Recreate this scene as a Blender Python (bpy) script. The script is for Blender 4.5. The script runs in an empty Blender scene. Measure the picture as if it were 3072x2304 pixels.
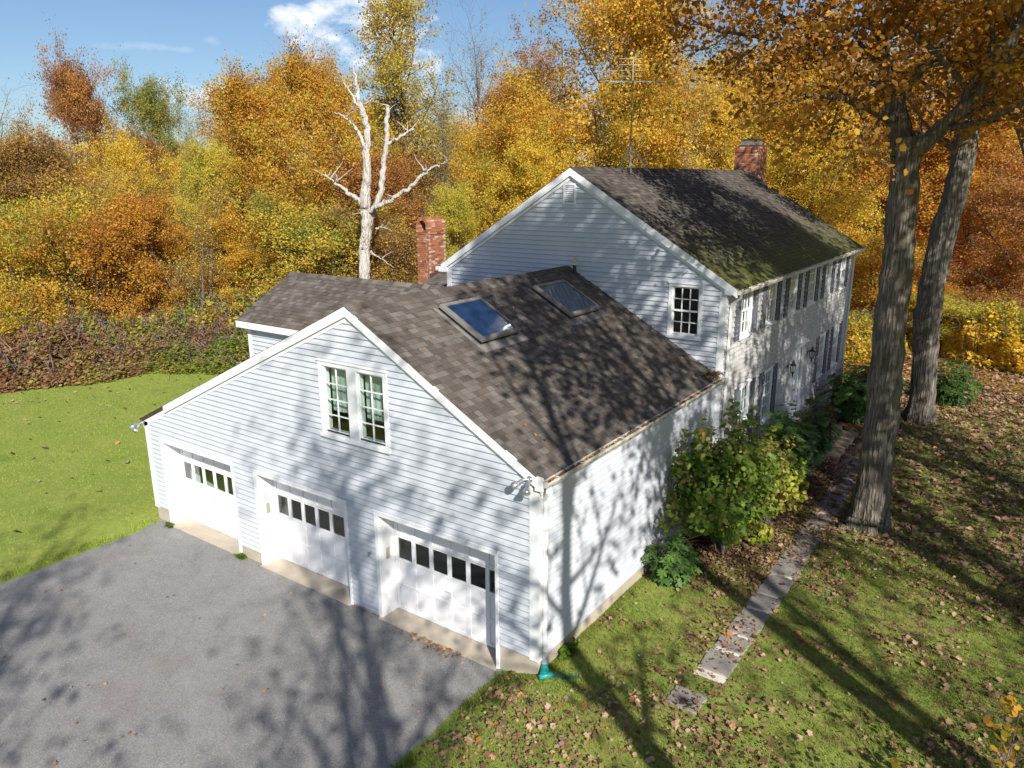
import bpy, math, random
import numpy as np
from mathutils import Vector, Matrix

random.seed(7)
SC = bpy.context.scene
COL = SC.collection
rad = math.radians

# ------------------------------------------------------------------ camera
CAM = Vector((6.1265, -9.3359, 8.3802))
FW = Vector((-0.55931434, 0.78694246, -0.26055524)).normalized()
RT = Vector((0.81601885, 0.57799416, -0.00599831)).normalized()
UP = RT.cross(FW)
cd = bpy.data.cameras.new('camera'); cam = bpy.data.objects.new('camera', cd); COL.objects.link(cam)
m = Matrix((RT, UP, -FW)).transposed().to_4x4(); m.translation = CAM
cam.matrix_world = m
cd.sensor_width = 36.0; cd.lens = 2262.32 / 3072 * 36.0
cd.clip_start = 0.1; cd.clip_end = 3000
SC.camera = cam
# ------------------------------------------------------------------ sun and sky
SUN = Vector((0.50, -0.40, 0.42)).normalized()
ELEV = math.asin(SUN.z)
ld = bpy.data.lights.new('sun', 'SUN'); sun = bpy.data.objects.new('sun', ld); COL.objects.link(sun)
ld.energy = 5.0; ld.angle = rad(0.55); ld.color = (1.0, 0.95, 0.87)
sun.rotation_euler = SUN.to_track_quat('Z', 'Y').to_euler()
SC.view_settings.view_transform = 'Standard'; SC.view_settings.look = 'None'
SC.view_settings.exposure = 0.5; SC.view_settings.gamma = 1.0
SC.view_settings.use_curve_mapping = False
W = bpy.data.worlds.new('World'); SC.world = W; W.use_nodes = True
def world():
    nt = W.node_tree; N = nt.nodes; L = nt.links; N.clear()
    out = N.new('ShaderNodeOutputWorld'); bg = N.new('ShaderNodeBackground')
    sky = N.new('ShaderNodeTexSky'); sky.sky_type = 'NISHITA'; sky.sun_disc = False
    sky.sun_elevation = ELEV; sky.sun_rotation = math.atan2(SUN.x, SUN.y)
    sky.altitude = 100; sky.air_density = 1.0; sky.dust_density = 0.5; sky.ozone_density = 4.5
    bg.inputs['Strength'].default_value = 0.074
    tc = N.new('ShaderNodeTexCoord')
    nz = N.new('ShaderNodeTexNoise'); nz.inputs['Scale'].default_value = 16.0
    nz.inputs['Detail'].default_value = 7; nz.inputs['Roughness'].default_value = .58
    mp = N.new('ShaderNodeMapping'); mp.inputs['Scale'].default_value = (1, 1, 1.7)
    L.new(tc.outputs['Generated'], mp.inputs['Vector']); L.new(mp.outputs['Vector'], nz.inputs['Vector'])
    def math_(op, a, b=None):
        n = N.new('ShaderNodeMath'); n.operation = op
        for i, v in enumerate((a, b)):
            if v is None: continue
            if isinstance(v, (int, float)): n.inputs[i].default_value = v
            else: L.new(v, n.inputs[i])
        return n.outputs[0]
    total = None
    # soft fair-weather clouds scattered round the whole sky: (direction, half width, half height, thickness)
    def px(x, y):
        return (FW + RT * ((x * 1.3888 - 1536) / 2262.3) - UP * ((y * 1.3888 - 1152) / 2262.3)).normalized()
    cl = [(px(770, 60), .075, .042, 1.0), (px(840, 105), .06, .05, 1.0), (px(690, 42), .06, .022, .85), (px(480, 205), .07, .02, .6),
          (px(465, 88), .018, .007, .22), (px(330, 103), .045, .006, .2), (px(1150, 330), .25, .05, .8)]
    rn = random.Random(5)
    for i in range(9):
        a = rn.uniform(0, 6.283); e = rn.uniform(.15, .9)
        d = Vector((math.cos(a) * math.cos(e), math.sin(a) * math.cos(e), math.sin(e)))
        if d.dot(FW) > .4: continue
        cl.append((d, rn.uniform(.08, .2), rn.uniform(.04, .08), 1.0))
    for d, w, h, k in cl:
        r = Vector((d.y, -d.x, 0)).normalized(); u = r.cross(d)
        def dot(v):
            n = N.new('ShaderNodeVectorMath'); n.operation = 'DOT_PRODUCT'
            L.new(tc.outputs['Generated'], n.inputs[0]); n.inputs[1].default_value = v
            return n.outputs['Value']
        a = math_('DIVIDE', dot(r), w); b = math_('DIVIDE', dot(u), h); c = math_('GREATER_THAN', dot(d), .3)
        q = math_('ADD', math_('MULTIPLY', a, a), math_('MULTIPLY', b, b))
        q = math_('SUBTRACT', 1.0, q)
        q = math_('ADD', q, math_('MULTIPLY', math_('SUBTRACT', nz.outputs['Fac'], .52), 5.5))
        q = math_('MULTIPLY', q, 1.0); n = N.new('ShaderNodeClamp'); L.new(q, n.inputs['Value'])
        q = math_('MULTIPLY', math_('MULTIPLY', n.outputs[0], c), k * .95)
        total = q if total is None else math_('MAXIMUM', total, q)
    mx = N.new('ShaderNodeMixRGB'); mx.inputs['Color2'].default_value = (11.4, 11.6, 12.0, 1)
    L.new(total, mx.inputs['Fac']); L.new(sky.outputs['Color'], mx.inputs['Color1'])
    L.new(mx.outputs['Color'], bg.inputs['Color']); L.new(bg.outputs['Background'], out.inputs['Surface'])
world()

# ------------------------------------------------------------------ small helpers
WL = {}
def setp(o, label=None, cat=None, group=None, kind=None):
    if label: o['label'] = label
    if cat: o['category'] = cat
    if group: o['group'] = group
    if kind: o['kind'] = kind
    return o
def empty(name, loc=(0, 0, 0)):
    o = bpy.data.objects.new(name, None); COL.objects.link(o); o.location = loc
    o.empty_display_size = .3; WL[o.name] = Vector(loc); return o
def link(name, me, mat=None, parent=None):
    """mesh given in world coordinates"""
    o = bpy.data.objects.new(name, me); COL.objects.link(o)
    if mat is not None and not me.materials: me.materials.append(mat)
    if parent is not None:
        o.parent = parent
        o.matrix_parent_inverse = Matrix.Translation(-WL.get(parent.name, Vector((0, 0, 0))))
    return o
def np_mesh(name, V, F, attrs=None, smooth=False):
    V = np.asarray(V, np.float32); F = np.asarray(F, np.int32); k = F.shape[1]
    me = bpy.data.meshes.new(name)
    me.vertices.add(len(V)); me.vertices.foreach_set('co', V.ravel())
    me.loops.add(F.size); me.loops.foreach_set('vertex_index', F.ravel())
    me.polygons.add(len(F)); me.polygons.foreach_set('loop_start', np.arange(0, F.size, k, dtype=np.int32))
    if smooth: me.polygons.foreach_set('use_smooth', np.ones(len(F), bool))
    me.update(calc_edges=True)
    for n, (dom, arr) in (attrs or {}).items():
        a = me.attributes.new(n, 'FLOAT', dom); a.data.foreach_set('value', np.asarray(arr, np.float32))
    return me
class MB:
    def __init__(s): s.v = []; s.f = []; s.a = []
    def add(s, vs, fs, a=0.):
        n = len(s.v); s.v += [tuple(v) for v in vs]; s.f += [tuple(i + n for i in f) for f in fs]; s.a += [a] * len(fs); return s
    def hexa(s, p, a=0.):
        q = [Vector(x) for x in p]; fs = [(3, 2, 1, 0), (4, 5, 6, 7), (0, 1, 5, 4), (1, 2, 6, 5), (2, 3, 7, 6), (3, 0, 4, 7)]
        if (q[1] - q[0]).cross(q[3] - q[0]).dot(q[4] - q[0]) < 0: fs = [f[::-1] for f in fs]
        return s.add(p, fs, a)
    def box(s, x0, x1, y0, y1, z0, z1, a=0.):
        return s.hexa([(x0, y0, z0), (x1, y0, z0), (x1, y1, z0), (x0, y1, z0), (x0, y0, z1), (x1, y0, z1), (x1, y1, z1), (x0, y1, z1)], a)
    def prism(s, poly, vec, a=0.):
        n = len(poly); vec = Vector(vec); p = [Vector(q) for q in poly]
        fs = [tuple(range(n))[::-1], tuple(range(n, 2 * n))] + [(i, (i + 1) % n, n + (i + 1) % n, n + i) for i in range(n)]
        nn = Vector((0, 0, 0))
        for i in range(n): nn += p[i].cross(p[(i + 1) % n])
        if nn.dot(vec) < 0: fs = [f[::-1] for f in fs]
        return s.add(p + [q + vec for q in p], fs, a)
    def tube(s, pts, rads, n=8, cap=True, a=0., flat=1.0):
        pts = [Vector(p) for p in pts]; vs = []; ref = None
        for i, p in enumerate(pts):
            d = (pts[min(i + 1, len(pts) - 1)] - pts[max(i - 1, 0)]).normalized()
            if ref is None: ref = Vector((0, 0, 1)) if abs(d.z) < .9 else Vector((1, 0, 0))
            u = (ref - d * ref.dot(d)).normalized(); w = d.cross(u); ref = u
            r = rads[i] if hasattr(rads, '__len__') else rads
            for k in range(n):
                t = 2 * math.pi * (k + .5) / n
                vs.append(p + u * (r * math.cos(t)) + w * (r * flat * math.sin(t)))
        fs = []
        for i in range(len(pts) - 1):
            for k in range(n):
                fs.append((i * n + k, i * n + (k + 1) % n, (i + 1) * n + (k + 1) % n, (i + 1) * n + k))
        if cap: fs += [tuple(range(n))[::-1], tuple(range((len(pts) - 1) * n, len(pts) * n))]
        return s.add(vs, fs, a)
    def mesh(s, name, smooth=False):
        me = bpy.data.meshes.new(name); me.from_pydata(s.v, [], s.f)
        if any(s.a):
            at = me.attributes.new('rnd', 'FLOAT', 'FACE'); at.data.foreach_set('value', s.a)
        if smooth:
            for p in me.polygons: p.use_smooth = True
        me.update(); return me
    def build(s, name, mat, parent=None, smooth=False):
        return link(name, s.mesh(name, smooth), mat, parent)
class Fr:
    """a wall frame: s along the wall, z up, d outwards"""
    def __init__(f, O, a, n): f.O = Vector(O); f.a = Vector(a); f.n = Vector(n)
    def __call__(f, s, z, d=0.): return f.O + f.a * s + f.n * d + Vector((0, 0, z))
    def box(f, mb, s0, s1, z0, z1, d0, d1, a=0.):
        return mb.hexa([f(s0, z0, d0), f(s1, z0, d0), f(s1, z0, d1), f(s0, z0, d1), f(s0, z1, d0), f(s1, z1, d0), f(s1, z1, d1), f(s0, z1, d1)], a)

# ------------------------------------------------------------------ materials
class Mat:
    def __init__(s, name, rough=.6, spec=.3):
        s.m = bpy.data.materials.new(name); s.m.use_nodes = True; s.nt = s.m.node_tree; s.N = s.nt.nodes; s.L = s.nt.links
        s.b = s.N['Principled BSDF']; s.b.inputs['Roughness'].default_value = rough
        s.b.inputs['Specular IOR Level'].default_value = spec; s.out = s.N['Material Output']
    def n(s, t, **k):
        x = s.N.new('ShaderNode' + t)
        for a, v in k.items(): setattr(x, a, v)
        return x
    def put(s, sock, v):
        if hasattr(v, 'is_output') or hasattr(v, 'links'): s.L.new(v, sock)
        elif isinstance(v, (tuple, list)) and len(v) == 3 and sock.type == 'RGBA': sock.default_value = (*v, 1)
        else: sock.default_value = v
    def pos(s): return s.n('NewGeometry').outputs['Position']
    def ocoord(s): return s.n('TexCoord').outputs['Object']
    def noise(s, scale, detail=3, rough=.55, vec=None, stretch=None):
        x = s.n('TexNoise'); x.inputs['Scale'].default_value = scale; x.inputs['Detail'].default_value = detail; x.inputs['Roughness'].default_value = rough
        v = vec if vec is not None else s.pos()
        if stretch:
            mp = s.n('Mapping'); mp.inputs['Scale'].default_value = stretch; s.L.new(v, mp.inputs['Vector']); v = mp.outputs['Vector']
        s.L.new(v, x.inputs['Vector']); return x.outputs['Fac']
    def voro(s, scale, vec=None, out='Color'):
        x = s.n('TexVoronoi'); x.inputs['Scale'].default_value = scale; s.L.new(vec if vec is not None else s.pos(), x.inputs['Vector']); return x.outputs[out]
    def ramp(s, fac, stops, interp='LINEAR'):
        r = s.n('ValToRGB'); r.color_ramp.interpolation = interp; e = r.color_ramp.elements
        while len(e) < len(stops): e.new(.5)
        for i, (p, c) in enumerate(stops):
            e[i].position = p; e[i].color = (*c, 1) if len(c) == 3 else c
        s.put(r.inputs['Fac'], fac); return r.outputs['Color']
    def mix(s, fac, a, b, mode='MIX'):
        x = s.n('MixRGB', blend_type=mode); s.put(x.inputs['Fac'], fac); s.put(x.inputs['Color1'], a); s.put(x.inputs['Color2'], b); return x.outputs['Color']
    def mth(s, op, a, b=0.):
        x = s.n('Math', operation=op); s.put(x.inputs[0], a); s.put(x.inputs[1], b); return x.outputs[0]
    def rng(s, v, a, b, c=0., d=1.):
        x = s.n('MapRange'); s.put(x.inputs['Value'], v)
        for i, q in zip(('From Min', 'From Max', 'To Min', 'To Max'), (a, b, c, d)): x.inputs[i].default_value = q
        return x.outputs['Result']
    def attr(s, name): return s.n('Attribute', attribute_name=name).outputs['Fac']
    def rnd(s): return s.n('ObjectInfo').outputs['Random']
    def color(s, c): s.put(s.b.inputs['Base Color'], c); return s
    def bump(s, h, strength=.3, dist=.01):
        x = s.n('Bump'); x.inputs['Strength'].default_value = strength; x.inputs['Distance'].default_value = dist
        s.put(x.inputs['Height'], h); s.L.new(x.outputs['Normal'], s.b.inputs['Normal']); return s
    def translucent(s, col, k):
        t = s.n('BsdfTranslucent'); s.put(t.inputs['Color'], col); mx = s.n('MixShader'); mx.inputs['Fac'].default_value = k
        s.L.new(s.b.outputs['BSDF'], mx.inputs[1]); s.L.new(t.outputs['BSDF'], mx.inputs[2]); s.L.new(mx.outputs['Shader'], s.out.inputs['Surface']); return s
def plain(name, c, rough=.6, spec=.3, var=.08, scale=6., metal=0., bump=0.):
    k = Mat(name, rough, spec); f = k.noise(scale, 4)
    k.color(k.mix(k.rng(f, .3, .7), tuple(x * (1 - var) for x in c), tuple(min(1, x * (1 + var)) for x in c)))
    k.b.inputs['Metallic'].default_value = metal
    if bump: k.bump(k.noise(scale * 8, 3), bump, .005)
    return k.m
def m_siding():
    k = Mat('white_vinyl_siding', .55, .3)
    st = k.noise(1.2, 4, .6, None, (1, 1, .25)); fine = k.noise(90, 2, .5, None, (1, 1, 3))
    c = k.mix(k.rng(st, .35, .75), (.525, .557, .608), (.595, .626, .67))
    c = k.mix(k.mth('MULTIPLY', k.rnd(), .10), c, (.48, .505, .545))
    k.color(c); k.bump(fine, .12, .002); return k.m
def m_trim():
    k = Mat('white_painted_trim', .45, .35); f = k.noise(3, 5, .6)
    k.color(k.mix(k.rng(f, .55, .8), (.83, .84, .86), (.70, .70, .68))); return k.m
def m_oldwhite():
    k = Mat('weathered_white_shingle_paint', .65, .25)
    a = k.noise(.9, 5, .65); b = k.noise(7, 4, .6, None, (1, 1, .4)); r = k.attr('rnd')
    c = k.mix(k.rng(b, .4, .75), (.54, .545, .55), (.45, .445, .43))
    c = k.mix(k.mth('MULTIPLY', r, .45), c, (.40, .39, .36))
    c = k.mix(k.rng(a, .56, .78, 0, .25), c, (.33, .31, .26))
    k.color(c); k.bump(b, .3, .004); return k.m
def m_roof(obj_rnd, old=False):
    k = Mat('old_mossy_asphalt_shingle' if old else 'brown_grey_asphalt_shingle', .9, .12)
    r = k.rnd() if obj_rnd else k.attr('rnd')
    if old: st = [(0, (.062, .053, .046)), (.35, (.095, .082, .071)), (.7, (.128, .112, .097)), (1, (.175, .156, .136))]
    else: st = [(0, (.105, .088, .077)), (.3, (.132, .109, .093)), (.55, (.155, .131, .112)), (.75, (.172, .153, .135)), (1, (.225, .207, .185))]
    c = k.ramp(r, st)
    gr = k.noise(220, 2, .6); c = k.mix(k.rng(gr, .35, .65, .0, .4), c, (.05, .042, .036), 'MULTIPLY' if False else 'MIX')
    sp = k.voro(260); c = k.mix(.16, c, sp, 'OVERLAY')
    big = k.noise(.55, 4, .6); c = k.mix(k.rng(big, .45, .75, 0, .35), c, (.06, .052, .046))
    if old:
        sep = k.n('SeparateXYZ'); k.L.new(k.pos(), sep.inputs[0])
        low = k.rng(sep.outputs['Z'], 7.9, 6.2, 0, .30)
        mo = k.noise(2.0, 7, .75, None, (.55, 2.6, .55)); mo2 = k.mth('ADD', mo, low)
        c = k.mix(k.rng(mo2, .66, .82, 0, .9), c, (.125, .135, .035))
        lc = k.noise(16, 3, .6); c = k.mix(k.rng(lc, .68, .74, 0, .5), c, (.26, .25, .20))
    else:
        lc = k.voro(2.6, None, 'Distance'); lc2 = k.noise(3, 3)
        c = k.mix(k.mth('MULTIPLY', k.rng(lc, .05, .035), k.rng(lc2, .5, .62)), c, (.42, .40, .34))
    k.color(c); k.bump(gr, .35, .004); return k.m
def m_brick(obj_rnd):
    k = Mat('red_brick', .85, .15); r = k.rnd() if obj_rnd else k.attr('rnd')
    c = k.ramp(r, [(0, (.17, .075, .046)), (.25, (.31, .115, .058)), (.6, (.38, .15, .075)), (.86, (.43, .20, .12)), (1, (.55, .42, .33))])
    f = k.noise(14, 4, .65); c = k.mix(k.rng(f, .45, .75, 0, .5), c, (.20, .07, .045))
    k.color(c); k.bump(k.noise(60, 3), .5, .006); return k.m
def m_asphalt():
    k = Mat('driveway_asphalt', .85, .25)
    agg = k.voro(75); sepc = k.n('SeparateColor'); k.L.new(agg, sepc.inputs[0])
    big = k.noise(.35, 5, .6); mid = k.noise(1.7, 5, .65)
    c = k.mix(k.rng(big, .3, .7), (.200, .193, .185), (.262, .250, .237))
    c = k.mix(k.rng(mid, .35, .75, 0, .5), c, (.33, .322, .31))
    c = k.mix(k.rng(sepc.outputs[0], .6, 1, 0, .40), c, (.52, .51, .50))
    c = k.mix(k.rng(sepc.outputs[1], .6, 1, 0, .45), c, (.10, .10, .105))
    st = k.noise(.75, 4, .6, None, (.6, 1.0, 1)); c = k.mix(k.rng(st, .54, .74, 0, .40), c, (.19, .15, .11))
    cr = k.noise(.9, 8, .75); cr2 = k.mth('ABSOLUTE', k.mth('SUBTRACT', cr, .5))
    c = k.mix(k.rng(cr2, .0035, .0012, 0, .55), c, (.04, .04, .04))
    k.color(c); k.bump(sepc.outputs[0], .5, .006); return k.m
def m_concrete(name='tan_concrete', a=(.42, .36, .28), b=(.52, .46, .37)):
    k = Mat(name, .85, .2); f = k.noise(2.5, 6, .65); g = k.noise(.9, 4)
    c = k.mix(k.rng(f, .3, .7), a, b); c = k.mix(k.rng(g, .55, .75, 0, .55), c, tuple(x * .55 for x in a))
    k.color(c); k.bump(k.noise(70, 3), .3, .004); return k.m
def m_stone():
    k = Mat('bluestone_slab', .8, .25); f = k.noise(3.5, 6, .65); r = k.rnd()
    c = k.mix(k.rng(f, .3, .72), (.21, .195, .175), (.34, .31, .27)); c = k.mix(k.mth('MULTIPLY', r, .5), c, (.25, .24, .23))
    sp = k.noise(40, 3); c = k.mix(k.rng(sp, .6, .75, 0, .4), c, (.10, .095, .08))
    k.color(c); k.bump(k.noise(18, 6, .7), .5, .012); return k.m
def m_glass(name='window_glass', tint=(.9, .95, .93), refl=1.0):
    k = Mat(name, .05, .5); t = k.n('BsdfTransparent'); t.inputs['Color'].default_value = (*tint, 1)
    g = k.n('BsdfGlossy'); g.inputs['Roughness'].default_value = .02; g.inputs['Color'].default_value = (1, 1, 1, 1)
    fr = k.n('LayerWeight'); fr.inputs['Blend'].default_value = .5
    mx = k.n('MixShader'); k.L.new(k.mth('ADD', k.mth('MULTIPLY', k.mth('POWER', fr.outputs['Facing'], 4.0), .8), .04), mx.inputs['Fac'])
    k.L.new(t.outputs[0], mx.inputs[1]); k.L.new(g.outputs[0], mx.inputs[2]); k.L.new(mx.outputs[0], k.out.inputs['Surface']); k.N.remove(k.b); return k.m
def m_skylight():
    k = Mat('skylight_glass', .03, .8); k.color((.010, .030, .085)); k.b.inputs['IOR'].default_value = 2.3
    d = k.noise(5, 5, .65); k.put(k.b.inputs['Roughness'], k.rng(d, .4, .8, .02, .25)); k.bump(k.noise(1.1, 2), .02, .05); return k.m
def m_bark(name, dark, light, moss=0., pale=0., fiss=.55):
    k = Mat(name, .9, .15); oc = k.ocoord()
    f = k.noise(13, 7, .75, oc, (1, 1, .13)); g = k.noise(1.6, 4, .6, oc)
    c = k.mix(k.rng(f, .34, .64), dark, light)
    c = k.mix(k.rng(g, .5, .75, 0, .5), c, tuple(x * .6 + .03 for x in light))
    if moss:
        mm = k.noise(1.1, 5, .65, oc); c = k.mix(k.rng(mm, .52, .70, 0, moss), c, (.16, .17, .075))
    if pale:
        mm = k.noise(4.5, 4, .6, oc); c = k.mix(k.rng(mm, .55, .7, 0, pale), c, (.46, .45, .40))
    vo = k.n('TexVoronoi'); vo.inputs['Scale'].default_value = 16; mpv = k.n('Mapping'); mpv.inputs['Scale'].default_value = (1, 1, .14); k.L.new(oc, mpv.inputs['Vector']); k.L.new(mpv.outputs['Vector'], vo.inputs['Vector'])
    fis = k.rng(vo.outputs['Distance'], .25, .62); c = k.mix(k.mth('MULTIPLY', fis, fiss), c, tuple(x * .55 for x in dark))
    k.color(c); k.bump(k.mth('SUBTRACT', f, k.mth('MULTIPLY', fis, .8)), 1.0, .05); return k.m
LEAFM = {}
def m_leaf(name, cols, k_tr=.5, gloss=.55, spread=1.0, scale=.35):
    if name in LEAFM: return LEAFM[name]
    k = Mat(name, gloss, .25); oi = k.n('ObjectInfo')
    ad = k.n('VectorMath', operation='ADD'); k.L.new(k.ocoord(), ad.inputs[0])
    sc = k.n('VectorMath', operation='SCALE'); k.L.new(oi.outputs['Location'], sc.inputs[0]); sc.inputs['Scale'].default_value = 1.7
    k.L.new(sc.outputs[0], ad.inputs[1])
    nz = k.noise(scale * 1.5, 5, .62, ad.outputs[0])
    f = k.mth('ADD', k.mth('MULTIPLY', k.rng(nz, .3, .7), .42), k.mth('ADD', k.mth('MULTIPLY', k.attr('cl'), .38), k.mth('MULTIPLY', k.attr('rnd'), .20)))
    f = k.rng(f, .18, .82)
    n = len(cols); c = k.ramp(f, [(i / (n - 1), q) for i, q in enumerate(cols)])
    k.color(c); k.translucent(k.mix(.5, c, k.mix(1.0, c, (1.15, 1.0, .55), 'MULTIPLY')), k_tr); LEAFM[name] = k.m; return k.m
def m_ground():
    k = Mat('lawn_and_leaf_litter', .95, .1); z = k.attr('litter'); wl = k.attr('woods')
    a = k.noise(.8, 5, .6); b = k.noise(9, 4, .65); c3 = k.noise(55, 3, .6)
    g = k.mix(k.rng(a, .32, .68), (.235, .305, .055), (.34, .36, .085))
    g = k.mix(k.rng(b, .35, .7, 0, .7), g, (.14, .215, .035))
    g = k.mix(k.rng(c3, .45, .75, 0, .55), g, (.27, .28, .09))
    bare = k.noise(1.1, 5, .65); g = k.mix(k.rng(bare, .63, .72, 0, .7), g, (.23, .165, .095))
    ls = k.voro(16); lc = k.n('SeparateColor'); k.L.new(ls, lc.inputs[0])
    lit = k.ramp(lc.outputs[0], [(0, (.075, .042, .024)), (.4, (.16, .088, .045)), (.7, (.27, .16, .085)), (1, (.40, .26, .15))])
    lit = k.mix(k.rng(b, .4, .7, 0, .6), lit, (.07, .045, .028))
    wd = k.ramp(lc.outputs[0], [(0, (.10, .055, .02)), (.5, (.30, .17, .035)), (1, (.48, .30, .06))])
    lit = k.mix(wl, lit, wd)
    e = k.mth('ADD', z, k.mth('MULTIPLY', k.mth('SUBTRACT', k.noise(3, 5, .7), .5), 1.1))
    col = k.mix(k.rng(e, .42, .6), g, lit)
    k.color(col); k.bump(k.noise(45, 4, .7), .8, .03); return k.m
M = dict(siding=m_siding(), trim=m_trim(), old=m_oldwhite(), roof=m_roof(False), roof_o=m_roof(True), oroof=m_roof(False, True),
         brick=m_brick(False), brick_o=m_brick(True), asphalt=m_asphalt(), conc=m_concrete(), stone=m_stone(), glass=m_glass(), skyl=m_skylight(),
         ground=m_ground())
M['mortar'] = plain('mortar', (.40, .34, .29), .95, .1, .15, 20)
M['gdoor'] = plain('white_garage_door_paint', (.82, .82, .84), .4, .35, .03, 2)
M['alum'] = plain('bronze_grey_skylight_frame', (.22, .205, .19), .45, .5, .12, 5)
M['metal'] = plain('bare_aluminium', (.62, .63, .64), .3, .6, .06, 8, .8)
M['dark'] = plain('black_metal', (.03, .03, .032), .5, .4, .1, 8)
M['flash'] = plain('dark_flashing', (.07, .045, .04), .6, .3, .15, 10)
M['shutter'] = plain('faded_grey_shutter', (.115, .122, .145), .6, .3, .15, 5)
M['inside'] = plain('dim_interior_plaster', (.50, .48, .45), .9, .1, .05, 2)
M['floorin'] = plain('garage_floor', (.36, .33, .29), .7, .3, .2, 2)
M['wood'] = plain('bare_plywood', (.42, .26, .13), .8, .2, .2, 6)
M['curtain'] = plain('grey_green_curtain', (.42, .47, .43), .9, .1, .1, 9)
M['teal'] = plain('teal_plastic_sleeve', (.015, .30, .27), .4, .4, .15, 9)
M['tape'] = plain('silver_tape', (.55, .56, .58), .35, .5, .12, 12, .4)
M['gutterold'] = plain('worn_white_gutter', (.58, .55, .48), .6, .3, .22, 4)
M['beige'] = plain('beige_keypad_plastic', (.50, .46, .36), .5, .3, .05, 5)
M['brass'] = plain('brass', (.65, .42, .12), .3, .5, .05, 5, .9)
M['rustmast'] = plain('weathered_yellow_mast', (.40, .30, .10), .6, .3, .2, 6)
M['gravel'] = m_concrete('pale_gravel', (.52, .46, .39), (.78, .70, .62))
M['steps'] = m_concrete('weathered_stone_step', (.25, .19, .13), (.38, .30, .21))
M['ltrunk'] = m_bark('grey_brown_bark', (.095, .082, .068), (.40, .35, .29), .5, .4)
M['trunk2'] = m_bark('brown_forest_bark', (.05, .04, .032), (.17, .14, .11), .25, .15)
M['palebark'] = m_bark('pale_twig_bark', (.16, .135, .115), (.33, .29, .25))
M['snag'] = m_bark('bleached_dead_wood', (.46, .41, .36), (.74, .69, .63), fiss=.22)

# ------------------------------------------------------------------ the setting: ground, driveway
def ss(a, b, x): t = np.clip((x - a) / (b - a), 0, 1); return t * t * (3 - 2 * t)
def vnoise(x, y, s, seed=0):
    r = 0
    for i in range(4):
        a = seed * 1.7 + i * 2.1; f = s * 1.9 ** i
        r = r + np.sin(x * f * math.cos(a) + y * f * math.sin(a) + a * 5 + 1.3 * np.sin(y * f * .7 + a)) / 1.6 ** i
    return r / 2.6
def gz(x, y):
    x = np.asarray(x, float); y = np.asarray(y, float)
    z = .25 * ss(-.85, .15, x + .08 * vnoise(x, y, 2.0, 3)) + .14 * ss(-11.35, -12.6, x + .1 * vnoise(x, y, 1.5, 4))
    z = z + .15 * ss(8, 14, y) * ss(.3, 1.2, x) * 1.0
    far = np.maximum(ss(-14, -34, x), ss(22, 40, y))
    z = z + far * (.25 * vnoise(x, y, .15, 1)) + .012 * vnoise(x, y, 1.3, 2) * (1 - ss(-11.6, -11.2, x) * ss(-.6, -.9, x) * ss(.2, -.2, y))
    drv = ss(-11.55, -11.4, x) * ss(-.75, -.9, x) * ss(.1, -.1, y)
    z = z * (1 - drv) - .05 * drv
    z = np.where((y > .05) & (y < 8) & (x < -.2) & (x > -11.6), -.06, z)
    return z
def litter(x, y):
    l = ss(.0, .5, x) * ss(2.2, 1.6, x) * ss(3.8, 6.5, y) * .75           # planting bed by the garage
    l = np.maximum(l, ss(.0, .4, x) * ss(3.2, 2.4, x) * ss(10.5, 12, y) * .85)
    l = np.maximum(l, ss(18, 27, y) * .75 * ss(0, 1.5, x))
    l = np.maximum(l, (.36 + .10 * ss(-3, 4, y)) * ss(-.3, 1.0, x) * ss(-8, -3, y))
    l = np.maximum(l, ss(-27.0, -29.5, x + 1.2 * vnoise(x, y, .35, 6)) * 1.0)
    l = np.maximum(l, ss(9.0, 11, y + .1 * (x + 26) + .6 * vnoise(x, y, .4, 8)) * ss(-9, -13, x))
    l = np.maximum(l, ss(30, 34, y)); l = np.maximum(l, ss(23, 26, y) * ss(.5, -.5, x))
    return l
def build_ground():
    def axis(lo, hi, st):
        c = list(np.arange(lo, hi + 1e-6, st)); d = st
        a = [lo]; b = [hi]
        while a[-1] > -900: d *= 1.35; a.append(a[-1] - d)
        d = st
        while b[-1] < 900: d *= 1.35; b.append(b[-1] + d)
        return np.array(a[:0:-1] + c + b[1:])
    X = axis(-44, 14, .25); Y = axis(-14, 42, .25)
    xx, yy = np.meshgrid(X, Y, indexing='ij'); zz = gz(xx, yy)
    V = np.stack([xx, yy, zz], -1).reshape(-1, 3); ny = len(Y)
    i, j = np.meshgrid(np.arange(len(X) - 1), np.arange(ny - 1), indexing='ij'); a = (i * ny + j).ravel()
    F = np.stack([a, a + ny, a + ny + 1, a + 1], 1)
    wd = np.maximum(ss(17, 26, yy), ss(-26, -31, xx)).ravel()
    me = np_mesh('ground', V, F, {'litter': ('POINT', litter(xx, yy).ravel()), 'woods': ('POINT', wd)}, True)
    setp(link('ground', me, M['ground']), kind='structure')
    # driveway sheet, edge slightly ragged
    n = 120; ys = np.linspace(-40, .35, n); V = []; F = []
    for q, y in enumerate(ys):
        xr = -.62 + .05 * vnoise(y, y * .3, 3, 1); xl = -11.40 + .05 * vnoise(y, y * .7, 3, 2) - (.25 * max(0, y + .9))
        for t in np.linspace(0, 1, 24): V.append((xl + (xr - xl) * t, y, .004 + .012 * vnoise(xl + (xr - xl) * t, y, .6, 9)))
    for q in range(n - 1):
        for t in range(23): a = q * 24 + t; F.append((a, a + 1, a + 25, a + 24))
    setp(link('driveway', np_mesh('driveway', V, F, None, True), M['asphalt']), kind='structure')
build_ground()

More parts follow.
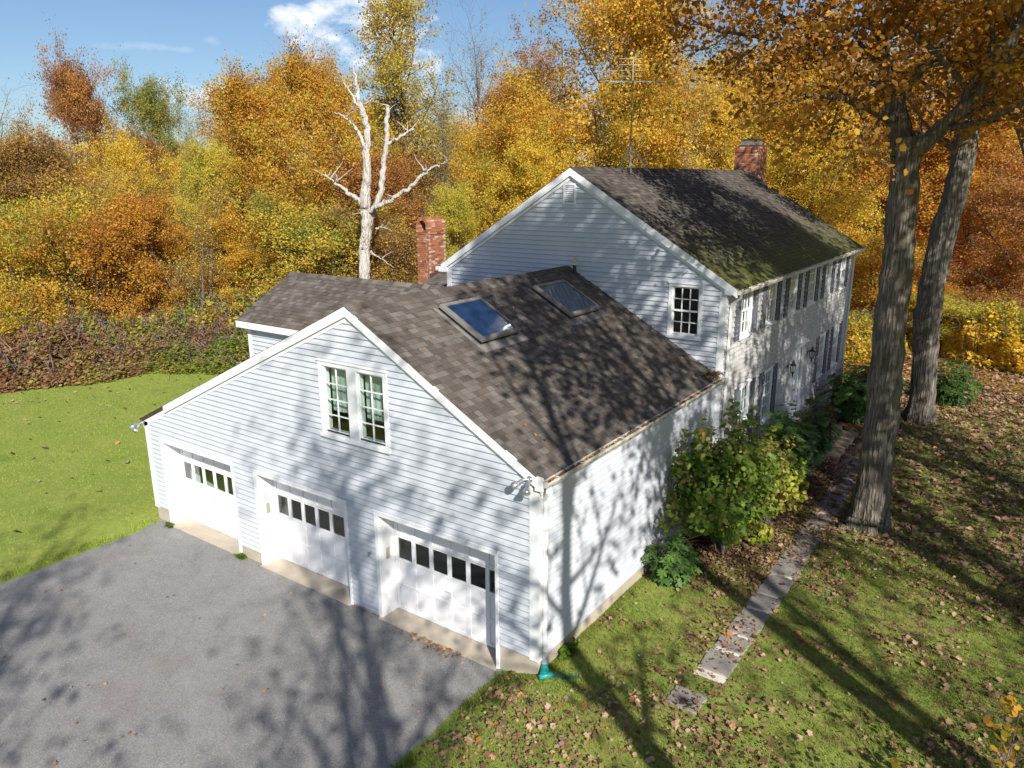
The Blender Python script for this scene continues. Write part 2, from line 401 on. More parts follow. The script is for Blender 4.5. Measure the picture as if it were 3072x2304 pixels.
# ------------------------------------------------------------------ the house
HOUSE = setp(empty('house', (-5, 6, 0)), 'white clapboard colonial house with attached three-bay garage and brown shingle roofs', 'house')
EXP = .122
def strips(brk, lo, top, openings):
    """decompose a wall (s range breakpoints, bottom lo, roof line top(s)) with openings into trapezoids"""
    bs = sorted(set([round(b, 4) for b in brk] + [round(v, 4) for o in openings for v in o[:2]])); res = []
    bs = [b for b in bs if brk[0] - 1e-6 <= b <= brk[-1] + 1e-6]
    for a, b in zip(bs[:-1], bs[1:]):
        mid = (a + b) / 2; cuts = sorted((o[2], o[3]) for o in openings if o[0] < mid < o[1]); z = lo
        for z0, z1 in cuts:
            if z0 > z + 1e-4: res.append((a, b, z, z, z0, z0))
            z = max(z, z1)
        if z < max(top(a), top(b)) - 1e-3: res.append((a, b, z, z, max(z, top(a)), max(z, top(b))))
    return res
def wall(fr, brk, lo, top, openings, thick=.14, mat='inside'):
    mb = MB()
    for a, b, za, zb, ta, tb in strips(brk, lo, top, openings):
        mb.hexa([fr(a, za, -thick), fr(b, zb, -thick), fr(b, zb, 0), fr(a, za, 0), fr(a, ta, -thick), fr(b, tb, -thick), fr(b, tb, 0), fr(a, ta, 0)])
    return mb.build('wall', M[mat], HOUSE)
def board(mb, fr, a0, b0, a1, b1, z0, z1, d0, d1, lip=.013, a=0.):
    """a lapped board: sloping face with a rounded-in drip edge"""
    zl = min(z0 + lip, (z0 + z1) / 2); q = [(z0, 0.), (z0, d0 - .006), (zl, d0), (z1, d1), (z1, 0.)]; k = (zl - z0) / max(z1 - z0, 1e-4)
    L = [a0, a0, a0 + (a1 - a0) * k, a1, a1]; R = [b0, b0, b0 + (b1 - b0) * k, b1, b1]
    vs = [fr(x, z, d) for x, (z, d) in zip(L, q)] + [fr(x, z, d) for x, (z, d) in zip(R, q)]
    fs = [(0, 1, 2, 3, 4), (9, 8, 7, 6, 5)] + [(i, 5 + i, 5 + (i + 1) % 5, (i + 1) % 5) for i in range(5)]
    if fr.a.cross(Vector((0, 0, 1))).dot(fr.n) < 0: fs = [f[::-1] for f in fs]
    return mb.add(vs, fs, a)
def clapboards(fr, parent, lo, hi, left, right, openings, mat='siding', t=.031, exp=EXP):
    z = lo
    while z < hi - .01:
        z1 = min(z + exp, hi); L0, L1, R0, R1 = left(z), left(z1), right(z), right(z1)
        if R1 - L1 < .02: R1 = L1 = (L1 + R1) / 2
        cut = sorted([o for o in openings if o[2] < z1 - 1e-3 and o[3] > z + 1e-3 and o[1] > L0 and o[0] < R0])
        segs = []; s = None
        for o in cut:
            segs.append((s, o[0], z, z1)); s = o[1]; o = (max(o[0], L0), min(o[1], R0), o[2], o[3])
            if o[2] > z + .015: segs.append((o[0], o[1], z, o[2]))
            if o[3] < z1 - .015: segs.append((o[0], o[1], o[3], z1))
        segs.append((s, None, z, z1))
        for a, b, za, zb in segs:
            a0, a1 = (L0, L1) if a is None else (a, a); b0, b1 = (R0, R1) if b is None else (b, b)
            if b0 - a0 < .03: continue
            w = lambda q: .004 + (t - .004) * (1 - (q - z) / exp)
            board(MB(), fr, a0, b0, a1, b1, za, zb, w(za), w(zb)).build('clapboard', M[mat], parent)
        z = z1
# --- garage block
XP, HP, SR, SL, HR, HL, GW, GD = -4.17, 6.195, .562, .4555, 3.852, 2.742, 11.75, 7.78
gtop = lambda x: HP - SR * (x - XP) if x > XP else HP + SL * (x - XP)
gleft = lambda z: max(-GW, XP - (HP - z) / SL); gright = lambda z: min(0., XP + (HP - z) / SR)
DOORS = [(-3.76, -.81), (-7.47, -4.52), (-11.16, -8.23)]; DT = 2.30
FG = Fr((0, 0, 0), (1, 0, 0), (0, -1, 0))
g_open = [(a, b, -.2, DT) for a, b in DOORS] + [(-5.06, -3.23, 3.585, 5.11)]
wf = wall(FG, [-GW, XP, 0], -.2, lambda x: gtop(x) - .06, [(a + .06, b - .06, -.2, DT - .04) for a, b in DOORS] + [(-4.98, -4.25, 3.70, 5.02), (-4.04, -3.31, 3.70, 5.02)])
found = [(-GW, -11.16, -.2, .37), (-8.23, -7.47, -.2, .27), (-4.52, -3.76, -.2, .05), (-.81, 0, -.2, .50)]
clapboards(FG, wf, .012, HP - .12, lambda z: gleft(z + .1) + (.0), lambda z: gright(z + .1), g_open + found + [(-GW - 1, -GW + .13, -1, 2.62), (-.15, 1, -1, 3.62)])
for a, b, z0, z1 in found:
    mb = MB(); FG.box(mb, a + .02, b - (.02 if b < -.01 else 0), -.2, z1 + .01, -.1, .006); mb.build('foundation', M['conc'], HOUSE)
FR = Fr((0, 0, 0), (0, 1, 0), (1, 0, 0))
wr = wall(FR, [0, GD], -.2, lambda s: HR - .08, [])
clapboards(FR, wr, .49, 3.80, lambda z: .10, lambda z: GD, [])
mb = MB(); FR.box(mb, 0, GD, -.2, .50, -.05, .006); mb.build('foundation', M['conc'], HOUSE)
FL = Fr((-GW, GD, 0), (0, -1, 0), (-1, 0, 0))
wl = wall(FL, [0, GD], -.2, lambda s: HL - .05, [])
clapboards(FL, wl, .37, HL - .05, lambda z: 0, lambda z: GD - .1, [])
def cboard(x0, x1, y0, y1, z0, z1): MB().box(x0, x1, y0, y1, z0, z1).build('corner_board', M['trim'], HOUSE)
cboard(-.16, .030, -.030, -.001, .47, 3.66); cboard(.001, .030, -.0005, .15, .47, 3.66)
cboard(-GW - .03, -GW + .14, -.030, -.001, .34, 2.64)
# rear closing wall of the garage part left of the main block
FB = Fr((-GW, GD, 0), (1, 0, 0), (0, 1, 0)); wall(FB, [0, 3.5], -.2, lambda s: gtop(-GW + s) - .08, [])
MB().box(-GW, 0, .14, GD, -.12, -.008).build('floor_slab', M['floorin'], HOUSE)

def slope_fr(eave0, along, up):
    a = Vector(along).normalized(); u = Vector(up).normalized(); n = a.cross(u)
    if n.z < 0: n = -n
    return Vector(eave0), a, u, n
TABM = {}
def tab_mesh(w, h):
    k = (round(w, 3), round(h, 3))
    if k not in TABM:
        TABM[k] = MB().hexa([(0, 0, 0), (w, 0, 0), (w, h, 0), (0, h, 0), (0, 0, .011), (w, 0, .011), (w, h, .002), (0, h, .002)]).mesh('shingle')
        TABM[k].materials.append(M['roof_o'])
    return TABM[k]
def shingles(parent, eave0, along, up, L, S, mat, keep=None, exp=.132, w=.15, single=None, inset=.0):
    O, a, u, n = slope_fr(eave0, along, up); mb = MB(); rn = random.Random(int(L * 100)); rows = int(math.ceil(S / exp)); cand = []
    for r in range(rows):
        u0 = r * exp; u1 = min(S, u0 + exp + .012); s = -rn.uniform(0, w)
        while s < L:
            wd = w * rn.choice((.7, .85, 1.0, 1.0, 1.2, 1.4)); s0 = max(0, s); s1 = min(L, s + wd - .007); s += wd
            if s1 - s0 < .03: continue
            c = O + a * ((s0 + s1) / 2) + u * ((u0 + u1) / 2)
            if keep and not keep(c): continue
            full = abs((s1 - s0) - wd + .007) < .004
            cand.append((s0, s1, u0, u1, c, full))
    ind = set()
    if single:
        order = sorted((i for i, q in enumerate(cand) if q[5] and abs(q[3] - q[2] - exp - .012) < .002), key=lambda i: (cand[i][4] - CAM).length)[:single]
        ind = set(order)
    for i, (s0, s1, u0, u1, c, full) in enumerate(cand):
        b = rn.uniform(-.002, .003)
        if i in ind:
            o = bpy.data.objects.new('shingle', tab_mesh(s1 - s0, exp + .012)); COL.objects.link(o); o.parent = parent
            mt = Matrix((a, u, n)).transposed().to_4x4()
            if mt.determinant() < 0: mt = Matrix((-a, u, n)).transposed().to_4x4(); mt.translation = O + a * s1 + u * u0 + n * (.001 + max(b, 0))
            else: mt.translation = O + a * s0 + u * u0 + n * (.001 + max(b, 0))
            o.matrix_basis = mt; continue
        p = lambda s, q, d: O + a * s + u * q + n * d
        mb.hexa([p(s0, u0, 0), p(s1, u0, 0), p(s1, u1, 0), p(s0, u1, 0), p(s0, u0, .012 + b), p(s1, u0, .012 + b), p(s1, u1, .002), p(s0, u1, .002)], rn.uniform(.02, 1))
    o = mb.build('shingle_field', M[mat], parent); o['kind'] = 'stuff'; return o
# garage roof: deck slab, shingles on top
yf, yb = -.07, GD - .0
def deck(poly_xz, y0, y1, name='roof', mat='flash'):
    return MB().prism([(x, y0, z) for x, z in poly_xz], (0, y1 - y0, 0)).build(name, M[mat], HOUSE)
xe = .08; ze = gtop(xe); t = .07
roofR = deck([(XP, HP), (xe, ze), (xe, ze - t), (XP, HP - t * 1.2)], yf, yb, mat='roof')
roofL = deck([(XP, HP), (XP, HP - t * 1.2), (-GW - .12, gtop(-GW - .12) - t), (-GW - .12, gtop(-GW - .12))], yf, yb)
SKY = [(-3.66, -2.60, 1.90, 3.20), (-3.66, -2.60, 5.22, 6.58)]
lenR = math.hypot(xe - XP, HP - ze)
shingles(roofR, (xe + .02, yf - .01, gtop(xe + .02) + .002), (0, 1, 0), (-1, 0, SR), yb - yf, lenR + .01, 'roof',
         keep=lambda c: not any(a + .1 < c.x < b - .1 and y0 + .12 < c.y < y1 - .12 for a, b, y0, y1 in SKY), single=298)
shingles(roofL, (-GW - .14, yf - .01, gtop(-GW - .14) + .002), (0, 1, 0), (1, 0, SL), yb - yf, math.hypot(XP + GW + .14, HP - gtop(-GW - .14)), 'roof', exp=.28, w=.5)
def ridge_caps(p0, p1, sl, sr, n, mat='roof_o', wdt=.15):
    """folded ridge caps overlapping along a ridge"""
    p0 = Vector(p0); p1 = Vector(p1); d = (p1 - p0) / n; du = d.normalized(); h = Vector((du.y, -du.x, 0))
    ca = math.atan(sl); cb = math.atan(sr)
    l = -h * math.cos(ca) * wdt - Vector((0, 0, 1)) * math.sin(ca) * wdt; r = h * math.cos(cb) * wdt - Vector((0, 0, 1)) * math.sin(cb) * wdt
    up = Vector((0, 0, 1)); e = d * 1.12; mb = MB()
    q = [l + up * .022, up * .036, r + up * .022]; q2 = [e + l + up * .008, e + up * .02, e + r + up * .008]
    lo = [l, up * .012, r]; lo2 = [e + l, e + up * .012, e + r]
    vs = q + q2 + lo + lo2
    mb.add(vs, [(0, 1, 4, 3), (1, 2, 5, 4), (0, 6, 7, 1), (1, 7, 8, 2), (2, 8, 11, 5), (0, 3, 9, 6), (3, 4, 10, 9), (4, 5, 11, 10)])
    me = mb.mesh('ridge_cap'); me.materials.append(M[mat]); return me, [p0 + d * i for i in range(n)]
def put_caps(parent, *a, **k):
    me, ps = ridge_caps(*a, **k)
    for p in ps:
        o = bpy.data.objects.new('ridge_cap', me); COL.objects.link(o); o.parent = parent; o.location = p
        o.rotation_euler = (random.uniform(-.006, .006), random.uniform(-.02, .02), 0)
put_caps(roofR, (XP, yf, HP + .004), (XP, yb - .05, HP + .004), SL, SR, 40)
# rakes, returns, eave trim
def rake(x0, x1, topf, y, h=.17, th=.035, mat='trim', d=.0):
    return MB().prism([(x0, y, topf(x0) - d), (x1, y, topf(x1) - d), (x1, y, topf(x1) - d - h), (x0, y, topf(x0) - d - h)], (0, th, 0)).build('rake_board', M[mat], HOUSE)
rake(XP, .10, gtop, -.078, .18, .04, d=-.001); rake(-10.72, XP, gtop, -.078, .18, .04, d=-.001)
rake(XP + .02, .08, gtop, -.030, .24, .026, d=.02); rake(-10.7, XP - .02, gtop, -.030, .24, .026, d=.02)
rake(-GW - .10, -10.72, gtop, -.035, .075, .03, 'wood', d=.012); rake(-GW - .08, -10.72, gtop, -.03, .15, .025, d=.085)
MB().box(-.02, .115, -.085, -.030, 3.63, 3.86).build('eave_return', M['trim'], HOUSE)
MB().prism([(.002, 0, 3.66), (.115, 0, 3.66), (.115, 0, 3.80), (.002, 0, 3.82)], (0, GD - .04, 0)).build('fascia', M['trim'], HOUSE)
MB().prism([(-GW - .14, -.04, HL - .16), (-GW - .03, -.04, HL - .16), (-GW - .03, -.04, HL - .06), (-GW - .14, -.04, HL - .1)], (0, GD, 0)).build('fascia', M['trim'], HOUSE)
def gutter(x, z, y0, y1, mat, w=.13, h=.11):
    g = MB(); o = .006
    prof = [(x, z), (x, z - h), (x + w * .7, z - h), (x + w, z - h * .35), (x + w, z), (x + w - .018, z), (x + w - .018, z - .012), (x + w - o, z - .012), (x + w - o, z - h * .35 + .003), (x + w * .7 - o, z - h + o), (x + o, z - h + o), (x + o, z)]
    g.prism([(a, y0, b) for a, b in prof], (0, y1 - y0, 0)); e = [(x, z), (x, z - h), (x + w * .7, z - h), (x + w, z - h * .35), (x + w, z)]
    g.prism([(a, y0 - .004, b) for a, b in e], (0, .003, 0)); g.prism([(a, y1 + .001, b) for a, b in e], (0, .003, 0))
    return g.build('gutter', M[mat], HOUSE)
gut = gutter(.117, 3.815, -.06, GD - .1, 'gutterold')
for y in np.arange(.25, GD, .75): MB().box(.121, .236, y, y + .022, 3.800, 3.808).build('gutter_strap', M['trim'], gut)
# downspout with ribbed elbow
ds = MB(); ds.tube([(.175, .03, 3.72), (.178, .035, 3.62), (.15, .06, 3.55), (.09, .10, 3.50), (.07, .115, 3.44), (.07, .115, .40)], [.045, .046, .044, .044, .046, .046], 4, flat=.8)
dso = ds.build('downspout', M['trim'], HOUSE)
for i in range(9):
    t = i / 8.; p = Vector((.178, .035, 3.62)).lerp(Vector((.075, .112, 3.46)), t); q = p + Vector((-.008, .006, -.010))
    MB().tube([p, q], .056, 8).build('elbow_rib', M['trim'], dso)
MB().box(.022, .122, .065, .165, 2.90, 2.93).build('strap', M['gutterold'], dso); MB().box(.022, .122, .065, .165, .62, .65).build('strap', M['gutterold'], dso)
MB().tube([(.07, .115, .52), (.07, .11, .42), (.08, .09, .34)], [.052, .056, .050], 8).build('tape_wrap', M['tape'], dso)
def gable_lights(x, y, z, sx):
    f = MB(); f.tube([(x, y, z), (x, y - .05, z)], .06, 10)
    root = f.build('floodlight', M['metal'], HOUSE)
    for k, d in ((0, Vector((-.55, -.35, -.45))), (1, Vector((.25, -.62, -.55)))):
        d = d.normalized(); p = Vector((x, y - .05, z)); e = p + Vector((d.x, d.y, -.1)).normalized() * .10
        mb = MB(); mb.tube([p, e], .016, 6); mb.tube([e, e + d * .09, e + d * .10], [.034, .034, .036], 10)
        mb.build('lamp_holder', M['metal'], root)
        MB().tube([e + d * .10, e + d * .15, e + d * .19, e + d * .21], [.036, .058, .068, .060], 12).build('reflector_bulb', M['metal'], root, True)
gable_lights(-.12, -.03, 3.80, 1); gable_lights(-GW - .05, -.04, 2.60, -1)
# ------------------------------------------------------------------ windows / doors
def window(fr, s0, s1, z0, z1, cols, rows, split=None, case=.10, depth=.012, mat='trim', curtain=None, sill=True, cas=.040):
    """casing + sash + panes; split = list of s-ranges of sashes"""
    c = MB(); e = .012
    fr.box(c, s0, s1, z1 - case, z1, -.01, cas); fr.box(c, s0, s1, z0, z0 + case * .8, -.01, cas)
    fr.box(c, s0, s0 + case, z0 + case * .8, z1 - case, -.01, cas - .001); fr.box(c, s1 - case, s1, z0 + case * .8, z1 - case, -.01, cas - .001)
    fr.box(c, s0 - .015, s1 + .015, z1 - .02, z1 + .018, .0, .062)
    if sill: fr.box(c, s0 - .02, s1 + .02, z0 - .02, z0 + .035, .0, .075)
    wo = c.build('window', M[mat], HOUSE)
    split = split or [(s0 + case, s1 - case)]
    for q in range(len(split) - 1): mm = MB(); fr.box(mm, split[q][1], split[q + 1][0], z0 + case * .8, z1 - case, -.01, .040); mm.build('mullion', M[mat], wo)
    za, zb = z0 + case * .8, z1 - case
    for (a, b) in split:
        for (r0, r1, nr, dd) in rows(za, zb):
            sa = MB(); k = .038
            fr.box(sa, a, b, r0, r0 + k, -depth - .03 + dd, -depth + .012 + dd); fr.box(sa, a, b, r1 - k, r1, -depth - .03 + dd, -depth + .012 + dd)
            fr.box(sa, a, a + k, r0 + k, r1 - k, -depth - .03 + dd, -depth + .011 + dd); fr.box(sa, b - k, b, r0 + k, r1 - k, -depth - .03 + dd, -depth + .011 + dd)
            ws = (b - a - 2 * k) / cols; hs = (r1 - r0 - 2 * k) / nr
            for i in range(1, cols): fr.box(sa, a + k + i * ws - .010, a + k + i * ws + .010, r0 + k, r1 - k, -depth - .022 + dd, -depth + .006 + dd)
            for i in range(1, nr): fr.box(sa, a + k, b - k, r0 + k + i * hs - .010, r0 + k + i * hs + .010, -depth - .021 + dd, -depth + .005 + dd)
            sa.build('sash', M[mat], wo)
            for i in range(cols):
                for j in range(nr):
                    p = MB(); fr.box(p, a + k + i * ws + .008, a + k + (i + 1) * ws - .008, r0 + k + j * hs + .008, r0 + k + (j + 1) * hs - .008, -depth - .012 + dd, -depth - .008 + dd)
                    p.build('pane', M['glass'], wo)
        jm = MB()   # jamb liner closing the hole in the wall
        fr.box(jm, a - .012, a, za, zb, -.15, -.002); fr.box(jm, b, b + .012, za, zb, -.15, -.002); fr.box(jm, a, b, zb, zb + .012, -.15, -.002); fr.box(jm, a, b, za - .012, za, -.15, -.002)
        jm.build('jamb', M[mat], wo)
        if curtain:
            cu = MB(); n = 22; lo = za + (zb - za) * curtain; pts = []
            for i in range(n + 1): pts.append((a + (b - a) * i / n, -.20 - .018 * math.sin(i * 1.9) - .01 * math.sin(i * .7)))
            for i in range(n):
                (sa_, da), (sb_, db) = pts[i], pts[i + 1]
                cu.hexa([fr(sa_, lo, da - .004), fr(sb_, lo, db - .004), fr(sb_, lo, db), fr(sa_, lo, da), fr(sa_, zb + .1, da - .004), fr(sb_, zb + .1, db - .004), fr(sb_, zb + .1, db), fr(sa_, zb + .1, da)])
            cu.build('curtain', M['curtain'], wo)
    return wo
one = lambda n: (lambda a, b: [(a, b, n, 0)])
dh = lambda n: (lambda a, b: [(a, (a + b) / 2 + .02, n, -.028), ((a + b) / 2 - .02, b, n, 0)])
window(FG, -5.06, -3.23, 3.585, 5.11, 2, one(4), [(-4.955, -4.27), (-4.02, -3.335)], .105, curtain=.28)
# room shell behind the double window so that it looks into a room, not the rafters
MB().box(-5.9, -2.6, 2.6, 2.7, 2.9, 5.2).build('room_partition', M['inside'], HOUSE); MB().box(-9, -.2, .15, 7.6, 2.75, 2.88).build('floor_deck', M['inside'], HOUSE)
def garage_door(x0, x1, cardbox=None):
    yl = .40; c = MB()
    # casing and deep jambs
    FG.box(c, x0, x0 + .085, .0, DT - .085, -.02, .034); FG.box(c, x1 - .06, x1, .0, DT - .085, -.02, .034); FG.box(c, x0, x1, DT - .085, DT, -.02, .035)
    FG.box(c, x0 - .02, x1 + .02, DT - .005, DT + .02, 0, .05)
    door = c.build('garage_door', M['trim'], HOUSE)
    j = MB(); j.box(x0 + .055, x0 + .085, .021, yl + .05, .0, DT - .06); j.box(x1 - .06, x1 - .03, .021, yl + .05, .0, DT - .06); j.box(x0 + .0855, x1 - .0605, .021, yl + .05, DT - .11, DT - .086)
    j.build('jamb', M['trim'], door)
    s = MB(); s.box(x0 + .03, x1 - .03, -.10, yl + .10, -.1, .012); s.build('threshold', M['conc'], door)
    a, b = x0 + .09, x1 - .065; n = 6; st = .085; pw = (b - a - st) / n; z0, z1 = .022, DT - .10
    zr = [z0, z0 + .55, z0 + 1.095, z0 + 1.635, z1]; lf = MB(); rail = .07
    for i in range(n + 1): lf.box(a + i * pw, a + i * pw + st, yl, yl + .035, z0, z1)
    for k, z in enumerate(zr):
        h0, h1 = (z, z + rail) if k == 0 else ((z - rail, z) if k == 4 else (z - rail * .6, z + rail * .6))
        for i in range(n): lf.box(a + i * pw + st, a + (i + 1) * pw, yl + .001, yl + .034, h0, h1)
    lf.build('leaf', M['gdoor'], door)
    for i in range(n):
        u0, u1 = a + i * pw + st, a + (i + 1) * pw
        for k in range(4):
            h0 = zr[k] + (rail if k == 0 else rail * .6); h1 = zr[k + 1] - (rail if k == 3 else rail * .6)
            if k == 2: MB().box(u0, u1, yl + .014, yl + .018, h0, h1).build('pane', M['glass'], door)
            else:
                p = MB(); g = .02; f0, f1 = yl + .014, yl + .024
                p.box(u0, u1, f1, f1 + .008, h0, h1)
                p.hexa([(u0, f1, h0), (u1, f1, h0), (u1, f1, h1), (u0, f1, h1), (u0 + g, f0, h0 + g), (u1 - g, f0, h0 + g), (u1 - g, f0, h1 - g), (u0 + g, f0, h1 - g)])
                p.build('panel', M['gdoor'], door)
    for k in (1, 2, 3): MB().box(a + .001, b - .001, yl - .0012, yl + .003, zr[k] - .003, zr[k] + .003).build('section_seam', M['gutterold'], door)
    h = MB(); cx = a + 3 * pw + st / 2; h.tube([(cx - .06, yl - .03, .86), (cx + .06, yl - .03, .86)], .012, 6); h.box(cx - .012, cx + .012, yl - .03, yl, .85, .88); h.tube([(cx, yl - .006, .98), (cx, yl + .002, .98)], .025, 10)
    h.box(cx - .09, cx + .09, yl - .03, yl, .06, .085); h.build('handle', M['gdoor'], door)
    return door
for i, (a, b) in enumerate(DOORS):
    d = garage_door(a, b)
    if i < 2: MB().box(a + .086, a + .106, .16, .24, 1.22, 1.45).build('keypad', M['beige'], d)
MB().box(-3.98, -3.93, -.05, -.021, 1.27, 1.35).build('lock_cover', M['beige'], HOUSE)
# plywood sheet and a workbench seen through the leftmost doors
setp(MB().box(-10.9, -9.0, 1.7, 1.75, .0, 1.55).build('plywood_sheet', M['wood']), 'orange plywood sheet leaning inside the leftmost garage bay', 'plywood')
setp(MB().box(-7.2, -5.6, 2.2, 2.8, .0, 1.1).build('cardboard_box', M['beige']), 'pale carton standing inside the middle garage bay', 'carton')
# ------------------------------------------------------------------ skylights and vent pipe
def skylight(x0, x1, y0, y1):
    O = Vector((x1, y0, gtop(x1))); u = Vector((-1, 0, SR)).normalized(); a = Vector((0, 1, 0)); n = u.cross(a)
    if n.z < 0: n = -n
    L = y1 - y0; S = (x1 - x0) * math.hypot(1, SR)
    def bx(mb, s0, s1, u0, u1, d0, d1):
        p = lambda s, q, d: O + a * s + u * q + n * d
        return mb.hexa([p(s0, u0, d0), p(s1, u0, d0), p(s1, u1, d0), p(s0, u1, d0), p(s0, u0, d1), p(s1, u0, d1), p(s1, u1, d1), p(s0, u1, d1)])
    cu = MB(); bx(cu, .03, L - .03, .03, S - .03, .0, .09); root = cu.build('skylight', M['dark'], HOUSE)
    f = MB(); w = .095; bx(f, 0, w, 0, S, .075, .135); bx(f, L - w * .6, L, 0, S, .075, .135); bx(f, w, L - w * .6, 0, w, .076, .134); bx(f, w, L - w * .6, S - w * .8, S, .076, .136)
    f.build('frame', M['alum'], root)
    ribs = MB(); bx(ribs, .03, .05, .02, S - .02, .136, .142); bx(ribs, .085, .1, .02, S - .02, .136, .142); bx(ribs, .02, .11, S * .52, S * .52 + .02, .1365, .150); bx(ribs, L - .05, L - .035, .02, S - .02, .136, .145)
    ribs.build('cap_strip', M['alum'], root)
    p = MB(); bx(p, w + .001, L - w * .6 - .001, w + .001, S - w * .8 - .001, .100, .118); p.build('pane', M['skyl'], root)
    fl = MB(); bx(fl, -.10, L + .10, -.22, .0, .013, .018); bx(fl, -.10, -.0, -.0, S + .05, .013, .0175); bx(fl, L, L + .10, 0, S + .05, .013, .0175); fl.build('flashing', M['alum'], root)
for s in SKY: skylight(*s)
vp = MB(); vp.tube([(-3.84, 7.5, 5.95), (-3.84, 7.5, 6.28)], .045, 12); v = vp.build('vent_pipe', M['dark'], HOUSE)
MB().tube([(-3.84, 7.5, 6.28), (-3.84, 7.5, 6.30)], .052, 12).build('collar', M['metal'], v)
sg = MB()
for k in range(9): sg.tube([(-3.84, 7.5, 6.30 + k * .02), (-3.84, 7.5, 6.308 + k * .02)], .05, 10)
for k in range(8): t = k * math.pi / 4; sg.tube([(-3.84 + .048 * math.cos(t), 7.5 + .048 * math.sin(t), 6.28), (-3.84 + .048 * math.cos(t), 7.5 + .048 * math.sin(t), 6.48)], .004, 4)
sg.build('mesh_screen', M['metal'], v)
# ------------------------------------------------------------------ main block
MX0, MX1, MPX, MH, MPH, MY0, MY1 = -8.33, .10, -4.13, 6.10, 8.68, GD, 21.12
MS = (MPH - MH) / (MX1 - MPX)
mtop = lambda x: MPH - MS * abs(x - MPX)
FM = Fr((0, MY0, 0), (1, 0, 0), (0, -1, 0))
UW = (-1.328, -.464, 4.66, 5.985); VENT = (-4.36, -3.98, 7.78, 8.30)
wm = wall(FM, [MX0, MPX, MX1], -.2, lambda x: mtop(x) - .05, [(UW[0] + .08, UW[1] - .08, UW[2] + .07, UW[3] - .08), (-4.32, -4.02, 7.82, 8.26)])
# only the part above the garage roof is in sight; boards start there
clapboards(FM, wm, .49 + EXP * 26, MPH - .14, lambda z: max(MX0, MPX - (MPH - .1 - z) / MS), lambda z: min(MX1, MPX + (MPH - .1 - z) / MS),
           [UW, VENT, (MX1 - .14, 1, 0, 5.95), (-20, MX0 + .14, 0, 5.95)])
MB().box(MX1 - .15, MX1 + .02, MY0 - .028, MY0 - .001, .4, 5.94).build('corner_board', M['trim'], HOUSE); MB().box(MX1 + .001, MX1 + .02, MY0 - .0005, MY0 + .13, .4, 5.94).build('corner_board', M['trim'], HOUSE)
MB().box(MX0 - .02, MX0 + .15, MY0 - .028, MY0 - .001, 3, 5.94).build('corner_board', M['trim'], HOUSE)
# return piece of clapboard between garage eave and main corner
window(FM, *UW[:4], 3, dh(2), None, .085)
gv = MB(); FM.box(gv, VENT[0], VENT[1], VENT[3] - .05, VENT[3], .0, .045); FM.box(gv, VENT[0], VENT[1], VENT[2], VENT[2] + .05, 0, .045); FM.box(gv, VENT[0], VENT[0] + .05, VENT[2] + .05, VENT[3] - .05, 0, .044); FM.box(gv, VENT[1] - .05, VENT[1], VENT[2] + .05, VENT[3] - .05, 0, .044)
gvo = gv.build('gable_vent', M['trim'], HOUSE)
for k in range(8):
    z = VENT[2] + .07 + k * .05; p = MB(); p.hexa([FM(VENT[0] + .05, z, .03), FM(VENT[1] - .05, z, .03), FM(VENT[1] - .05, z + .006, .034), FM(VENT[0] + .05, z + .006, .034), FM(VENT[0] + .05, z + .042, -.02), FM(VENT[1] - .05, z + .042, -.02), FM(VENT[1] - .05, z + .048, -.016), FM(VENT[0] + .05, z + .048, -.016)]); p.build('louver', M['trim'], gvo)
FMR = Fr((MX1, MY0, 0), (0, 1, 0), (1, 0, 0)); LM = MY1 - MY0
UPW = [9.20, 11.21, 13.27, 15.33, 17.40, 19.46]; LOW = [9.50, 11.48, 17.45, 19.46]
upz = (4.56, 5.93); loz = (1.74, 3.28); hw = .45
fopen = [(c - MY0 - hw, c - MY0 + hw, upz[0], upz[1]) for c in UPW] + [(c - MY0 - hw, c - MY0 + hw, loz[0], loz[1]) for c in LOW]
DO = (13.72 - MY0, 15.12 - MY0, .98, 3.42)
wfc = wall(FMR, [0, LM], -.2, lambda s: MH - .06, [(a + .07, b - .07, c + .06, d - .07) for a, b, c, d in fopen] + [(DO[0] + .12, DO[1] - .12, DO[2], DO[3] - .12)])
def facade():
    rn = random.Random(3); z = .45; e = .132; rows = []; allp = []
    row = 0
    while z < 5.93:
        z1 = min(z + e, 5.95); s = -rn.uniform(0, .15)
        while s < LM:
            w = rn.choice((.13, .16, .19, .23)) ; a = max(0, s); b = min(LM, s + w - .009); s += w
            if b - a < .03: continue
            m_ = (a + b) / 2; hit = False
            for o in fopen + [DO]:
                if a < o[1] - .02 and b > o[0] + .02 and z < o[3] - .01 and z1 > o[2] + .01: hit = True; break
            if hit: continue
            allp.append((a, b, z + rn.uniform(-.02, .012), z1, rn.random()))
        z = z1; row += 1
    order = sorted(range(len(allp)), key=lambda i: allp[i][0] if allp[i][2] > 3.2 else 99)[:290]; ind = set(order); mb = MB()
    for i, (a, b, z, z1, r) in enumerate(allp):
        t = .034 + r * .016; tgt = MB() if i in ind else mb
        board(tgt, FMR, a, b, a, b, z, z1 + .008, t, .005, .020, r + .01)
        if i in ind: tgt.build('siding_shingle', M['old'], wfc)
    mb.build('siding_shingle_field', M['old'], wfc)['kind'] = 'stuff'
facade()
mb = MB(); FMR.box(mb, 0, LM, -.2, .46, -.05, .004); mb.build('foundation', M['conc'], HOUSE)
